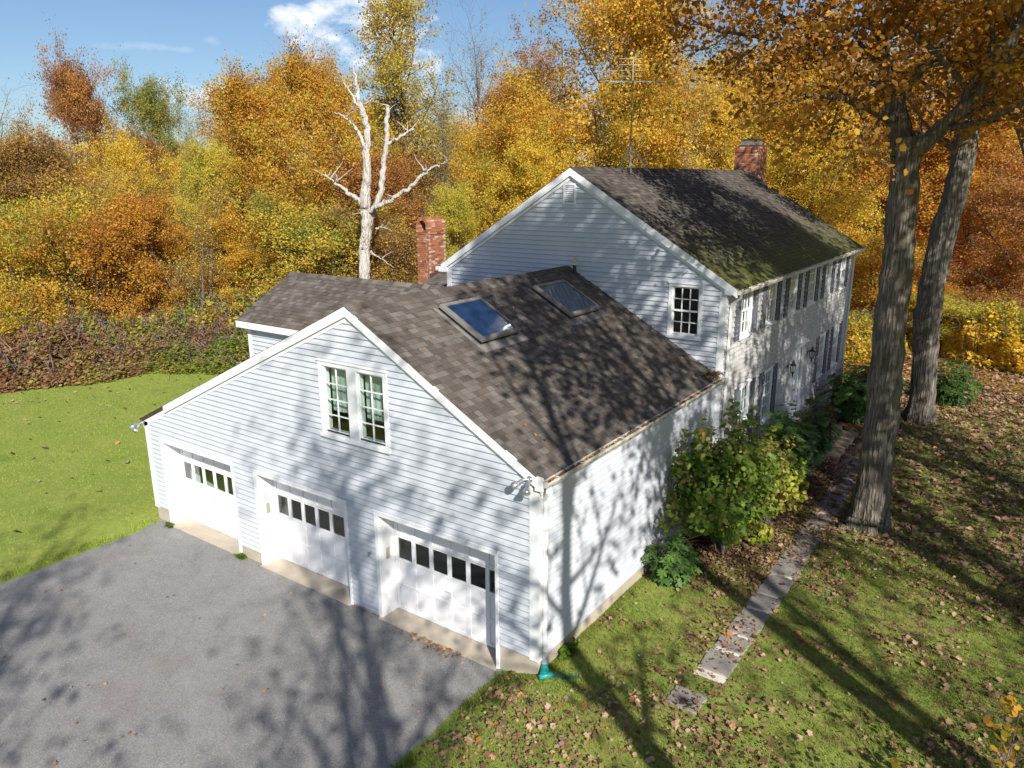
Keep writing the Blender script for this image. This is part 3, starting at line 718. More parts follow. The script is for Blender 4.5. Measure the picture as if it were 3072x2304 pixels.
def shutter(fr, s0, s1, z0, z1):
    f = MB(); st = .045
    fr.box(f, s0, s0 + st, z0, z1, .024, .055); fr.box(f, s1 - st, s1, z0, z1, .024, .055)
    for z in (z0, (z0 + z1) / 2 - .03, z1 - .07): fr.box(f, s0 + st, s1 - st, z, z + .07, .024, .054)
    o = f.build('shutter', M['shutter'], HOUSE); l = MB(); z = z0 + .075
    while z < z1 - .09:
        if not ((z0 + z1) / 2 - .05 < z < (z0 + z1) / 2 + .035):
            l.hexa([fr(s0 + st, z, .050), fr(s1 - st, z, .050), fr(s1 - st, z + .004, .053), fr(s0 + st, z + .004, .053), fr(s0 + st, z + .03, .028), fr(s1 - st, z + .03, .028), fr(s1 - st, z + .034, .031), fr(s0 + st, z + .034, .031)])
        z += .036
    lo = l.build('louvers', M['shutter'], o); lo['kind'] = 'stuff'
for c in UPW:
    s = c - MY0; window(FMR, s - hw, s + hw, *upz, 3, dh(2), None, .085, .0, 'trim', .35, cas=.028)
    shutter(FMR, s - hw - .36, s - hw - .02, upz[0] + .0, upz[1] + .0); shutter(FMR, s + hw + .02, s + hw + .36, upz[0], upz[1])
for c in LOW:
    s = c - MY0; window(FMR, s - hw, s + hw, *loz, 3, dh(2), None, .085, .0, 'trim', .3, cas=.028)
    shutter(FMR, s - hw - .36, s - hw - .02, loz[0] - .03, loz[1]); shutter(FMR, s + hw + .02, s + hw + .36, loz[0] - .03, loz[1])
def front_door():
    a, b, z0, z1 = DO; c = MB(); fr = FMR
    fr.box(c, a, a + .13, z0, z1 - .13, 0, .06); fr.box(c, b - .13, b, z0, z1 - .13, 0, .06); fr.box(c, a, b, z1 - .13, z1, 0, .062); fr.box(c, a - .06, b + .06, z1, z1 + .07, 0, .16); fr.box(c, a - .03, b + .03, z0 - .06, z0, -.1, .14)
    c.prism([fr(a - .06, z1 + .07, .0), fr(b + .06, z1 + .07, .0), fr((a + b) / 2, z1 + .30, .0)], (.10, 0, 0))
    d = c.build('front_door', M['trim'], HOUSE)
    l = MB(); m_ = (a + b) / 2; fr.box(l, a + .135, m_ - .006, z0 + .01, z1 - .135, -.06, -.02); fr.box(l, m_ + .006, b - .135, z0 + .01, z1 - .135, -.06, -.02); l.build('leaf', M['trim'], d)
    for s0, s1 in ((a + .20, m_ - .07), (m_ + .07, b - .20)):
        for h0, h1 in ((z0 + .15, z0 + .75), (z0 + .9, z0 + 1.5), (z0 + 1.65, z1 - .25)):
            p = MB(); fr.box(p, s0, s1, h0, h1, -.021, -.008); p.build('panel', M['trim'], d)
    k = MB(); p = fr(m_ - .05, z0 + 1.0, -.02); k.tube([p, p + Vector((.05, 0, 0)), p + Vector((.07, 0, 0))], [.012, .03, .022], 8); p = fr(m_ - .05, z0 + 1.14, -.02); k.tube([p, p + Vector((.03, 0, 0))], [.024, .024], 8); k.build('knob', M['brass'], d)
    st = MB(); fr.box(st, m_ - .006, m_ + .006, z0 + .01, z1 - .135, -.055, -.045); st.build('astragal', M['dark'], d)
front_door()
def lantern(s, z):
    fr = FMR; o = fr(s, z, .0); m_ = MB()
    m_.tube([o + Vector((.02, 0, -.02)), o + Vector((.05, 0, -.02))], [.055, .04], 8); m_.tube([o + Vector((.03, 0, -.02)), o + Vector((.10, 0, .06)), o + Vector((.19, 0, .05))], .010, 6)
    r = m_.build('lantern', M['dark'], HOUSE); c = o + Vector((.19, 0, 0))
    b = MB(); b.tube([c + Vector((0, 0, .03)), c + Vector((0, 0, .06)), c + Vector((0, 0, .10)), c + Vector((0, 0, .16)), c + Vector((0, 0, .20))], [.10, .085, .045, .03, .012], 6); b.tube([c + Vector((0, 0, -.17)), c + Vector((0, 0, -.21)), c + Vector((0, 0, -.36))], [.06, .03, .008], 6)
    for k in range(6):
        t = 2 * math.pi * (k + .5) / 6; e = Vector((math.cos(t), math.sin(t), 0)); b.tube([c + e * .062 + Vector((0, 0, -.17)), c + e * .095 + Vector((0, 0, .03))], .008, 4)
    b.build('cage', M['dark'], r); MB().tube([c + Vector((0, 0, -.165)), c + Vector((0, 0, .025))], [.052, .085], 6).build('glass', M['glass'], r)
lantern(13.42 - MY0, 2.95); lantern(15.55 - MY0, 2.98)
# main roof
oh = .28
mdeck = MB().prism([(MPX, MY0 - .10, MPH), (MX1 + oh, MY0 - .10, mtop(MX1 + oh)), (MX1 + oh, MY0 - .10, mtop(MX1 + oh) - .07), (MPX, MY0 - .10, MPH - .085)], (0, MY1 - MY0 + .2, 0)).build('roof', M['flash'], HOUSE)
ml = MB().prism([(MPX, MY0 - .10, MPH), (MPX, MY0 - .10, MPH - .085), (MX0 - oh, MY0 - .10, mtop(MX0 - oh) - .07), (MX0 - oh, MY0 - .10, mtop(MX0 - oh))], (0, MY1 - MY0 + .2, 0)).build('roof', M['oroof'], HOUSE)
Sm = math.hypot(MX1 + oh - MPX, MPH - mtop(MX1 + oh))
shingles(mdeck, (MX1 + oh + .02, MY0 - .11, mtop(MX1 + oh + .02) + .002), (0, 1, 0), (-1, 0, MS), MY1 - MY0 + .22, Sm + .02, 'oroof')
shingles(ml, (MX0 - oh - .02, MY0 - .11, mtop(MX0 - oh - .02) + .002), (0, 1, 0), (1, 0, MS), MY1 - MY0 + .22, Sm + .02, 'oroof', exp=.28, w=.5)
M['oroof_o'] = m_roof(True, True)
put_caps(mdeck, (MPX, MY0 - .1, MPH + .004), (MPX, MY1 + .1, MPH + .004), MS, MS, 60, mat='oroof_o')
rake(MPX, MX1 + oh, mtop, MY0 - .110, .19, .04, d=-.001); rake(MX0 - oh + .1, MPX, mtop, MY0 - .110, .19, .04, d=-.001)
rake(MPX + .02, MX1 + .1, mtop, MY0 - .052, .26, .05, d=.02); rake(MX0 - .1, MPX - .02, mtop, MY0 - .052, .26, .05, d=.02)
MB().box(MX1 - .02, MX1 + oh + .0, MY0 - .104, MY0 - .03, 5.80, 5.95).build('eave_return', M['trim'], HOUSE); MB().box(MX0 - oh, MX0 + .02, MY0 - .104, MY0 - .03, 5.80, 5.95).build('eave_return', M['trim'], HOUSE)
MB().box(MX1 + .002, MX1 + oh - .02, MY0 - .02, MY1 + .05, 5.88, 5.905).build('soffit', M['gutterold'], HOUSE)
MB().box(MX1 + oh - .02, MX1 + oh + .005, MY0 - .02, MY1 + .08, 5.80, 5.92).build('fascia', M['gutterold'], HOUSE)
gutter(MX1 + oh + .006, 5.915, MY0 - .09, MY1 + .1, 'gutterold', .11, .10); gutter(MX0 - oh - .12, 5.93, MY0 - .09, MY0 + 2, 'trim', .11, .10)
d2 = MB(); d2.tube([(MX1 + oh + .05, MY0 + .05, 5.82), (MX1 + oh + .03, MY0 + .06, 5.72), (MX1 + .10, MY0 + .14, 5.56), (MX1 + .07, MY0 + .17, 5.45), (MX1 + .07, MY0 + .17, .5)], .042, 4, flat=.8); d2.build('downspout', M['trim'], HOUSE)
d3 = MB(); d3.tube([(MX1 + oh + .05, MY1 - .02, 5.82), (MX1 + .10, MY1 - .10, 5.6), (MX1 + .07, MY1 - .12, 5.45), (MX1 + .07, MY1 - .12, .5)], .042, 4, flat=.8); d3.build('downspout', M['trim'], HOUSE)
# hidden rear and far walls of the main block
wall(Fr((MX0, MY1, 0), (0, -1, 0), (-1, 0, 0)), [0, LM], -.2, lambda s: MH - .06, [], mat='siding'); wall(Fr((0, MY1, 0), (1, 0, 0), (0, 1, 0)), [MX0, MPX, MX1], -.2, lambda x: mtop(x) - .05, [], mat='siding')
MB().box(MX0 + .2, MX1 - .2, MY0 + .2, MY1 - .2, 3.55, 3.75).build('floor_deck', M['inside'], HOUSE)
MB().box(-3.0, -2.9, MY0 + .3, MY1 - .3, 0, 6.0).build('room_partition', M['inside'], HOUSE)
# ------------------------------------------------------------------ cross-gable wing on the garage's left slope
AX, AY, AZ, RY, RZ = -11.98, 3.01, 4.72, 5.02, 5.81; AS = (RZ - AZ) / (RY - AY); BY = 2 * RY - AY
wtop = lambda y: RZ - AS * abs(y - RY)
wd_ = MB().prism([(AX, RY, RZ), (AX, AY, AZ), (AX, AY, AZ - .06), (AX, RY, RZ - .07)], (7.3, 0, 0)).build('roof', M['flash'], HOUSE)
we_ = MB().prism([(AX, RY, RZ), (AX, RY, RZ - .07), (AX, BY, AZ - .06), (AX, BY, AZ)], (7.3, 0, 0)).build('roof', M['roof'], HOUSE)
Sw = math.hypot(RY - AY, RZ - AZ)
shingles(wd_, (AX, AY - .02, AZ - .008), (1, 0, 0), (0, 1, AS), 7.3, Sw + .02, 'roof', keep=lambda c: c.z > gtop(c.x) - .05)
shingles(we_, (AX, BY + .02, AZ - .008), (1, 0, 0), (0, -1, AS), 7.3, Sw + .02, 'roof', exp=.28, w=.5)
put_caps(wd_, (AX, RY, RZ + .004), (AX + 7.2, RY, RZ + .004), AS, AS, 36)
FWg = Fr((0, AY + .22, 0), (1, 0, 0), (0, -1, 0)); x0w = AX + .22
ww = wall(FWg, [x0w, -6.2], .0, lambda x: AZ + .06, []); clapboards(FWg, ww, 2.2, 4.62, lambda z: x0w, lambda z: -6.2, [(x0w - 1, x0w + .13, 0, 9)])
MB().box(x0w - .02, x0w + .14, AY + .192, AY + .219, 2.0, 4.62).build('corner_board', M['trim'], HOUSE)
MB().box(AX - .005, -6.9, AY - .01, AY + .02, AZ - .20, AZ - .02).build('fascia', M['trim'], HOUSE); MB().box(AX, -6.9, AY + .021, AY + .22, AZ - .20, AZ - .18).build('soffit', M['trim'], HOUSE)
FWl = Fr((x0w, BY - .22, 0), (0, -1, 0), (-1, 0, 0)); w2 = wall(FWl, [0, RY - AY - .22, 2 * (RY - AY) - .44], 0, lambda s: wtop(BY - .22 - s) - .06, []); clapboards(FWl, w2, .3, 4.7, lambda z: 0, lambda z: 2 * (RY - AY) - .44, [])
for y0, y1 in ((AY, RY), (RY, BY)): MB().prism([(AX - .02, y0, wtop(y0) - .01), (AX - .02, y1, wtop(y1) - .01), (AX - .02, y1, wtop(y1) - .19), (AX - .02, y0, wtop(y0) - .19)], (.03, 0, 0)).build('rake_board', M['trim'], HOUSE)
# small rear roof beside the arched chimney
sr = lambda y: 5.26 + .30 * (y - 9.5)
srd = MB().prism([(-10.56, 8.0, sr(8.0)), (-10.56, 10.9, sr(10.9)), (-10.56, 13.8, sr(8.0)), (-10.56, 13.8, sr(8.0) - .1), (-10.56, 10.9, sr(10.9) - .1), (-10.56, 8.0, sr(8.0) - .1)], (2.2, 0, 0)).build('roof', M['roof'], HOUSE)
shingles(srd, (-10.56, 8.0, sr(8.0) + .002), (1, 0, 0), (0, 1, .30), 2.2, 3.03, 'roof')
MB().box(-10.5, MX0, 8.2, 13.6, -.1, sr(8.0) - .12).build('wall', M['siding'], HOUSE)
# ------------------------------------------------------------------ chimneys
BRM = {}
def brick_mesh(l, w, h):
    k = (round(l, 3), round(w, 3), round(h, 3))
    if k not in BRM:
        BRM[k] = MB().box(0, l, 0, w, 0, h).mesh('brick'); BRM[k].materials.append(M['brick_o'])
    return BRM[k]
def chimney(x0, x1, y0, y1, z0, z1, budget, arch=False):
    rn = random.Random(int(x0 * 10)); core = MB().box(x0 + .010, x1 - .010, y0 + .010, y1 - .010, z0, z1 - .01); root = core.build('chimney', M['mortar'], HOUSE)
    mb = MB(); H = .066; z = z0; r = 0; cnt = 0; items = []
    while z < z1 - .02:
        top = z1 - z; ex = .022 if (top < .21 and not arch) or (arch and top < .15) else 0.
        for face in range(4):
            ln = (x1 - x0) if face < 2 else (y1 - y0); lo, hi = (0, ln) if (r + face // 2) % 2 == 0 else (.095, ln - .095); s = lo
            first = .2 if r % 4 < 2 else .1
            while s < hi - .02:
                l = min(hi - s, first); first = .2; wv = l - .011
                if wv > .03:
                    if face == 0: p = (x0 + s, y0 - ex, z); d = (wv, .09, H - .011)
                    elif face == 1: p = (x0 + s, y1 - .09 + ex, z); d = (wv, .09, H - .011)
                    elif face == 2: p = (x0 - ex, y0 + s, z); d = (.09, wv, H - .011)
                    else: p = (x1 - .09 + ex, y0 + s, z); d = (.09, wv, H - .011)
                    items.append((p, d, face in (0, 3), z))
                s += l
        z += H; r += 1
    items.sort(key=lambda q: (not q[2], -q[3]))
    for p, d, vis, _ in items:
        j = rn.uniform(0, .003)
        if vis and cnt < budget and min(d[0], d[1]) > .03:
            o = bpy.data.objects.new('brick', brick_mesh(*d)); COL.objects.link(o); o.parent = root; o.location = (p[0], p[1] - j * 0, p[2]); cnt += 1
        else: mb.box(p[0], p[0] + d[0], p[1], p[1] + d[1], p[2], p[2] + d[2], rn.uniform(.02, 1))
    if mb.v: mb.build('brick_field', M['brick'], root)['kind'] = 'stuff'
    return root
c1 = chimney(-11.085, -10.565, 9.50, 10.36, 3.2, 6.80, 165, True)
def arch(root):
    xc, R0, R1, zb = -10.825, .155, .262, 6.98; y0, y1 = 9.48, 10.38; MB().box(-11.06, -10.59, 9.52, 10.34, 6.80, 6.815).build('crown_wash', M['conc'], root)
    n = 13; k = 0
    for i in range(n):
        t0, t1 = math.pi * i / n + .018, math.pi * (i + 1) / n - .018
        for j in range(5):
            a, b = y0 + (y1 - y0) * j / 5 + .004, y0 + (y1 - y0) * (j + 1) / 5 - .004
            q = [(R0, t0), (R1, t0), (R1, t1), (R0, t1)]; MB().prism([(xc + r * math.cos(t), a, zb + r * math.sin(t)) for r, t in q], (0, b - a, 0)).build('brick', M['brick_o'], root)
    for sx in (-1, 1):
        for z in (6.815, 6.87, 6.925):
            for j in range(5):
                a, b = y0 + (y1 - y0) * j / 5 + .004, y0 + (y1 - y0) * (j + 1) / 5 - .004; xa, xb = sorted((xc + sx * R0, xc + sx * R1)); MB().box(xa, xb, a, b, z, z + .048).build('brick', M['brick_o'], root)
    MB().box(xc - R1 + .01, xc + R1 - .01, 9.9, 9.92, 6.82, 7.0).build('screen', M['dark'], root)
    mm = MB(); N_ = 24
    for i in range(N_):
        t0, t1 = math.pi * i / N_, math.pi * (i + 1) / N_
        mm.prism([(xc + r * math.cos(t), y0 + .02, zb + r * math.sin(t)) for r, t in ((R0 + .01, t0), (R1 - .008, t0), (R1 - .008, t1), (R0 + .01, t1))], (0, y1 - y0 - .04, 0))
    for sx in (-1, 1):
        xa, xb = sorted((xc + sx * (R0 + .01), xc + sx * (R1 - .008))); mm.box(xa, xb, y0 + .02, y1 - .02, 6.81, 6.98)
    mm.build('mortar_bed', M['mortar'], root)
    fl = MB(); y = 9.50; h = sr(9.5)
    for k in range(4): fl.box(-10.564, -10.552, 9.50 + k * .215, 9.50 + (k + 1) * .215, sr(9.5 + k * .215) - .03, sr(9.5 + k * .215) + .17)
    fl.build('step_flashing', M['flash'], root)
arch(c1)
c2 = chimney(-4.72, -3.70, 21.26, 22.12, 4.0, 9.60, 118)
def cap(root):
    m_ = MB(); x0, x1, y0, y1 = -4.52, -3.88, 21.42, 21.96; m_.hexa([(-4.72, 21.27, 9.60), (-3.70, 21.27, 9.60), (-3.70, 22.11, 9.60), (-4.72, 22.11, 9.60), (x0 - .04, y0 - .04, 9.67), (x1 + .04, y0 - .04, 9.67), (x1 + .04, y1 + .04, 9.67), (x0 - .04, y1 + .04, 9.67)]); m_.build('chimney_crown', M['flash'], root)
    s = MB()
    for i in range(16):
        x = x0 + (x1 - x0) * i / 15
        for y in (y0, y1): s.box(x - .008, x + .008, y - .006, y + .006, 9.67, 9.86)
    for i in range(13):
        y = y0 + (y1 - y0) * i / 12
        for x in (x0, x1): s.box(x - .006, x + .006, y - .008, y + .008, 9.67, 9.86)
    s.build('spark_screen', M['metal'], root); MB().hexa([(x0 - .06, y0 - .06, 9.86), (x1 + .06, y0 - .06, 9.86), (x1 + .06, y1 + .06, 9.86), (x0 - .06, y1 + .06, 9.86), (x0, y0, 9.90), (x1, y0, 9.90), (x1, y1, 9.90), (x0, y1, 9.90)]).build('chimney_cap', M['dark'], root)
cap(c2)
# ------------------------------------------------------------------ rooftop television antenna
def antenna():
    b = Vector((MPX + .0, 11.0, MPH + .03)); r = setp(empty('television_antenna', b), 'yellow roof mast with tripod and multi-rod television antenna on the main ridge', 'antenna')
    m_ = MB(); m_.tube([b, b + Vector((0, 0, 2.45))], .022, 8); m_.build('mast', M['rustmast'], r)
    for k, e in enumerate((Vector((.45, .55, -.22)), Vector((-.5, .1, -.26)), Vector((.32, -.55, -.16)))): MB().tube([b + e, b + Vector((0, 0, .62))], .016, 6).build('leg', M['metal'], r)
    ring = MB(); ring.tube([b + Vector((-.19, .02, .35)), b + Vector((.19, .08, .35))], .01, 5); ring.tube([b + Vector((0, 0, .60)), b + Vector((0, 0, .68))], .034, 8); ring.build('brace', M['rustmast'], r)
    T = b + Vector((0, 0, 2.32)); bd = Vector((-.62, .75, .10)).normalized(); bo = MB(); bo.tube([T - bd * 1.25, T + bd * 1.25], .016, 6); bo.build('boom', M['metal'], r)
    rn = random.Random(2); pr = Vector((.78, .62, 0)).normalized()
    for k in range(14):
        p = T + bd * (-1.2 + 2.4 * k / 13); l = .95 - .045 * k + rn.uniform(-.05, .05); MB().tube([p - pr * l, p + pr * l], .006, 4).build('rod', M['metal'], r)
    u = MB(); u.tube([T + Vector((0, 0, .0)), T + Vector((0, 0, .62))], .014, 6); u.build('upper_mast', M['metal'], r)
    for k in range(4): p = T + Vector((-.1, .05, .15 + .15 * k)); MB().tube([p - pr * .32, p + pr * .32], .006, 4).build('rod', M['metal'], r)
antenna()
# downspout sleeve on the lawn
sl = empty('drain_sleeve', (.10, -.05, .25)); setp(sl, 'teal plastic roll-up drain sleeve on the grass under the corner downspout', 'drain sleeve')
MB().tube([(.08, .085, .40), (.11, .04, .33), (.15, -.03, .30), (.17, -.07, .29)], [.06, .075, .085, .07], 9).build('collar', M['teal'], sl, True)
MB().tube([(.13, -.16, .315), (.22, -.02, .315), (.26, .05, .31)], [.045, .05, .04], 9).build('roll', M['teal'], sl, True)
MB().hexa([(.24, -.02, .275), (.66, .24, .265), (.63, .29, .265), (.22, .06, .275), (.24, -.02, .30), (.66, .24, .280), (.63, .29, .280), (.22, .06, .30)]).build('strip', plain('dark_green_plastic', (.012, .09, .06), .45, .4, .15, 9), sl)
# ------------------------------------------------------------------ path, steps
def path():
    pts = [(2.44, 1.55), (2.44, 4.0), (2.45, 7.0), (2.44, 9.0), (2.42, 11.0), (2.25, 13.0), (2.05, 14.9)]
    P = np.array(pts)
    def cx(y): return float(np.interp(y, P[:, 1], P[:, 0]))
    n = 60; ys = np.linspace(1.5, 14.9, n); V = []; F = []
    for y in ys:
        c = cx(y); w = .33 + .03 * vnoise(y, y, 3, 5) + (.08 if y < 2.3 else 0)
        for t in (-1, -.5, 0, .5, 1): V.append((c + w * t, y, float(gz(c + w * t, y)) + (.012 if abs(t) < 1 else -.03)))
    for i in range(n - 1):
        for k in range(4): a = i * 5 + k; F.append((a, a + 1, a + 6, a + 5))
    po = setp(link('path', np_mesh('path', V, F), M['gravel']), kind='structure')
    rn = random.Random(11); y = 1.72
    ln = [.62, .50, .98, .55, .82, .86, .80, .84, .78, .66, .80, .72, .84, .70, .75, .8]
    def slab(x0, x1, y0, y1, parent, name='flagstone'):
        q = []; m_ = 7
        for i in range(m_): q.append((x0 + (x1 - x0) * i / m_ + 0, y0 + rn.uniform(-.018, .018)))
        for i in range(m_): q.append((x1 + rn.uniform(-.018, .018), y0 + (y1 - y0) * i / m_))
        for i in range(m_): q.append((x1 + (x0 - x1) * i / m_, y1 + rn.uniform(-.018, .018)))
        for i in range(m_): q.append((x0 + rn.uniform(-.018, .018), y1 + (y0 - y1) * i / m_))
        z = float(gz((x0 + x1) / 2, (y0 + y1) / 2)) + .032 + rn.uniform(-.006, .006); tx, ty = rn.uniform(-.02, .02), rn.uniform(-.02, .02); cx_, cy_ = (x0 + x1) / 2, (y0 + y1) / 2
        bt = [(a, b, z - .06) for a, b in q]; md = [(a, b, z - .010 + tx * (a - cx_) + ty * (b - cy_)) for a, b in q]; k = .94
        tp = [(cx_ + (a - cx_) * .965, cy_ + (b - cy_) * .975, z + tx * (a - cx_) + ty * (b - cy_)) for a, b in q]; N_ = len(q)
        fs = [tuple(range(2 * N_, 3 * N_))] + [(i, (i + 1) % N_, N_ + (i + 1) % N_, N_ + i) for i in range(N_)] + [(N_ + i, N_ + (i + 1) % N_, 2 * N_ + (i + 1) % N_, 2 * N_ + i) for i in range(N_)]
        return MB().add(bt + md + tp, fs).build(name, M['stone'], parent)
    for l in ln:
        if y + l > 14.7: break
        c = cx(y + l / 2) + rn.uniform(-.025, .025); w = .265 + rn.uniform(-.015, .02); slab(c - w, c + w, y, y + l, po); y += l + rn.uniform(.07, .14)
    s = slab(2.08, 2.62, .55, 1.02, None, 'stepping_stone'); setp(s, 'lone grey stepping stone sunk in the lawn before the path', 'stepping stone')
    st = setp(empty('entrance_steps', (1.0, 14.4, .3)), 'weathered stone steps strewn with leaves below the white front door', 'steps')
    z0 = .36
    for k, (xa, xb) in enumerate(((.13, 1.05), (.13, 1.45), (.13, 1.90))):
        zt = .93 - k * .19; mb = MB(); xs = np.linspace(13.35 - k * .1, 15.45 + k * .1, 9)
        for i in range(8):
            e0, e1 = rn.uniform(-.02, .02), rn.uniform(-.02, .02); mb.hexa([(xa, xs[i], z0 - .2), (xb + e0, xs[i], z0 - .2), (xb + e1, xs[i + 1] - .002, z0 - .2), (xa, xs[i + 1] - .002, z0 - .2), (xa, xs[i], zt), (xb + e0, xs[i], zt + rn.uniform(-.008, .004)), (xb + e1, xs[i + 1] - .002, zt), (xa, xs[i + 1] - .002, zt)])
        mb.build('step', M['steps'], st)
path()

# ------------------------------------------------------------------ foliage tools
def pix(x, y):   # direction through a point of the picture grid used for surveying (2212 wide)
    return FW + RT * ((x * 1.3888 - 1536) / 2262.32) - UP * ((y * 1.3888 - 1152) / 2262.32)
def spot(x, D):
    d = pix(x, 390); h = Vector((d.x, d.y, 0)).normalized(); return CAM.x + h.x * D, CAM.y + h.y * D
def topz(x, y, D):
    d = pix(x, y); return CAM.z + D * d.z / math.hypot(d.x, d.y)
STAR = np.array([(0, -.5), (.10, -.28), (.42, -.36), (.30, -.08), (.52, .12), (.22, .16), (0, .55), (-.22, .16), (-.52, .12), (-.30, -.08), (-.42, -.36), (-.10, -.28)])
OVAL = np.array([(0, -.5), (.16, -.25), (.20, .05), (.12, .32), (0, .5), (-.12, .32), (-.20, .05), (-.16, -.25)])
BROAD = np.array([(0, -.5), (.30, -.30), (.36, .0), (.20, .30), (0, .5), (-.20, .30), (-.36, 0), (-.30, -.30)])
SIX = np.array([(0, -.52), (.34, -.22), (.46, .14), (0, .55), (-.42, .20), (-.30, -.26)])
DIAM = np.array([(0, -.55), (.40, 0), (0, .55), (-.40, 0)])
def leaves(rs, C, size, shape=DIAM, nrm=None, tang=None, up=.4, cl=None, fold=.12, svar=.5):
    """vectorised leaf cards; returns verts, faces, attrs"""
    n = len(C); k = len(shape)
    if nrm is None:
        nrm = rs.normal(size=(n, 3)); nrm[:, 2] = np.abs(nrm[:, 2]) + up
    nrm = nrm / np.linalg.norm(nrm, axis=1)[:, None]
    if tang is None: tang = rs.normal(size=(n, 3))
    t = tang - nrm * (tang * nrm).sum(1)[:, None]; t /= np.linalg.norm(t, axis=1)[:, None] + 1e-9
    b = np.cross(nrm, t); s = size * (1 + svar * rs.uniform(-1, 1, n))
    V = C[:, None, :] + s[:, None, None] * (shape[None, :, 0:1] * b[:, None, :] + shape[None, :, 1:2] * t[:, None, :] + fold * np.abs(shape[None, :, 0:1]) * nrm[:, None, :] - .25 * fold * (shape[None, :, 1:2] ** 2) * nrm[:, None, :])
    F = np.arange(n * k).reshape(n, k); r = np.repeat(rs.uniform(0, 1, n), k); c = np.repeat(cl if cl is not None else rs.uniform(0, 1, n), k)
    return V.reshape(-1, 3), F, {'rnd': ('POINT', r), 'cl': ('POINT', c)}
class Tubes:
    def __init__(s): s.V = []; s.F = []; s.n = 0
    def add(s, P, R, k, flute=0.):
        P = np.asarray(P, float); m_ = len(P); d = np.gradient(P, axis=0); d /= np.linalg.norm(d, axis=1)[:, None] + 1e-9
        ref = np.array([0, 0, 1.]) if abs(d[0, 2]) < .8 else np.array([1., 0, 0])
        u = ref - d * (d @ ref)[:, None]; u /= np.linalg.norm(u, axis=1)[:, None] + 1e-9; w = np.cross(d, u)
        a = np.arange(k) * 2 * math.pi / k
        R = np.asarray(R)[:, None] * np.ones(k)[None, :]
        if flute:
            h = np.concatenate([[0], np.cumsum(np.linalg.norm(np.diff(P, axis=0), axis=1))])[:, None]; fl = np.exp(-h / .45)
            R = R * (1 + flute * (.45 * np.sin(5 * a + .5 * h) + .4 * np.sin(3 * a - .8 * h + 1) + .35 * np.sin(9 * a + 1.3 * h + 2) + .3 * np.sin(2 * a + 2.1 * h)) + fl * .38 * np.sin(5 * a + .7) + .02 * np.sin(13 * a + 6 * h))
        V = P[:, None, :] + R[:, :, None] * (np.cos(a)[None, :, None] * u[:, None, :] + np.sin(a)[None, :, None] * w[:, None, :])
        i, j = np.meshgrid(np.arange(m_ - 1), np.arange(k), indexing='ij'); q = s.n + i * k; j2 = (j + 1) % k
        s.V.append(V.reshape(-1, 3)); s.F.append(np.stack([q + j, q + j2, q + k + j2, q + k + j], -1).reshape(-1, 4)); s.n += m_ * k
    def mesh(s, name): return np_mesh(name, np.concatenate(s.V), np.concatenate(s.F), None, True)
def unit(v): return v / (np.linalg.norm(v) + 1e-9)
def bough(rs, p, d, L, n, wig, up):
    P = [np.array(p, float)]; d = unit(np.array(d, float))
    for i in range(n): d = unit(d + rs.normal(0, wig, 3) + np.array([0, 0, up])); P.append(P[-1] + d * L / n)
    return np.array(P)
def branch_tree(rs, T, P, R, n2, n3, l2, l3, tips, ang=.9, up=.08, wig=.16, lo=.25, k2=4, r2=.5):
    """side branches and twigs on a limb polyline P with radii R"""
    m_ = len(P) - 1; az = rs.uniform(0, 6.28)
    def sample(Q, t):
        f = t * (len(Q) - 1); i = min(int(f), len(Q) - 2); return Q[i] + (Q[i + 1] - Q[i]) * (f - i), unit(Q[i + 1] - Q[i])
    Rf = lambda t: float(np.interp(t, np.linspace(0, 1, m_ + 1), R))
    for a in range(n2):
        t = lo + (1 - lo) * (a + rs.uniform(.2, .9)) / n2; p, d = sample(P, min(t, 1)); az += 2.4 + rs.uniform(-.5, .5)
        x = unit(np.cross(d, [.31, .2, .93])); y = np.cross(d, x); e = d * math.cos(ang) + (x * math.cos(az) + y * math.sin(az)) * math.sin(ang)
        Lb = l2 * (1.15 - .5 * t) * rs.uniform(.7, 1.2); Q = bough(rs, p, e, Lb, 4, wig, up); r = max(.006, Rf(t) * r2)
        T.add(Q, np.linspace(r, r * .3, 5), k2); az2 = rs.uniform(0, 6.28)
        for b in range(n3):
            t2 = .2 + .8 * (b + rs.uniform(.2, 1)) / n3; p2, d2 = sample(Q, min(t2, 1)); az2 += 2.4
            x = unit(np.cross(d2, [.2, .41, .9])); y = np.cross(d2, x); e2 = d2 * .62 + (x * math.cos(az2) + y * math.sin(az2)) * .78
            S = bough(rs, p2, e2, l3 * rs.uniform(.6, 1.25), 3, wig * 1.1, up); r3 = max(.004, r * .28); T.add(S, np.linspace(r3, r3 * .4, 4), 3); tips.append(S)
        tips.append(Q[2:])
def cloud(rs, tips, per, sig, size, shape=DIAM, up=.05, skip=0.):
    C = []; K = []
    for S in tips:
        if rs.uniform() < skip: continue
        m_ = max(1, int(per * rs.uniform(.25, 1.75))); t = rs.uniform(0, len(S) - 1.001, m_); i = t.astype(int); p = S[i] + (S[i + 1] - S[i]) * (t - i)[:, None]
        C.append(p + rs.normal(0, sig, (m_, 3)) * [1, 1, .75]); K.append(np.full(m_, rs.uniform()))
    return leaves(rs, np.concatenate(C), size, shape, up=up, cl=np.concatenate(K))
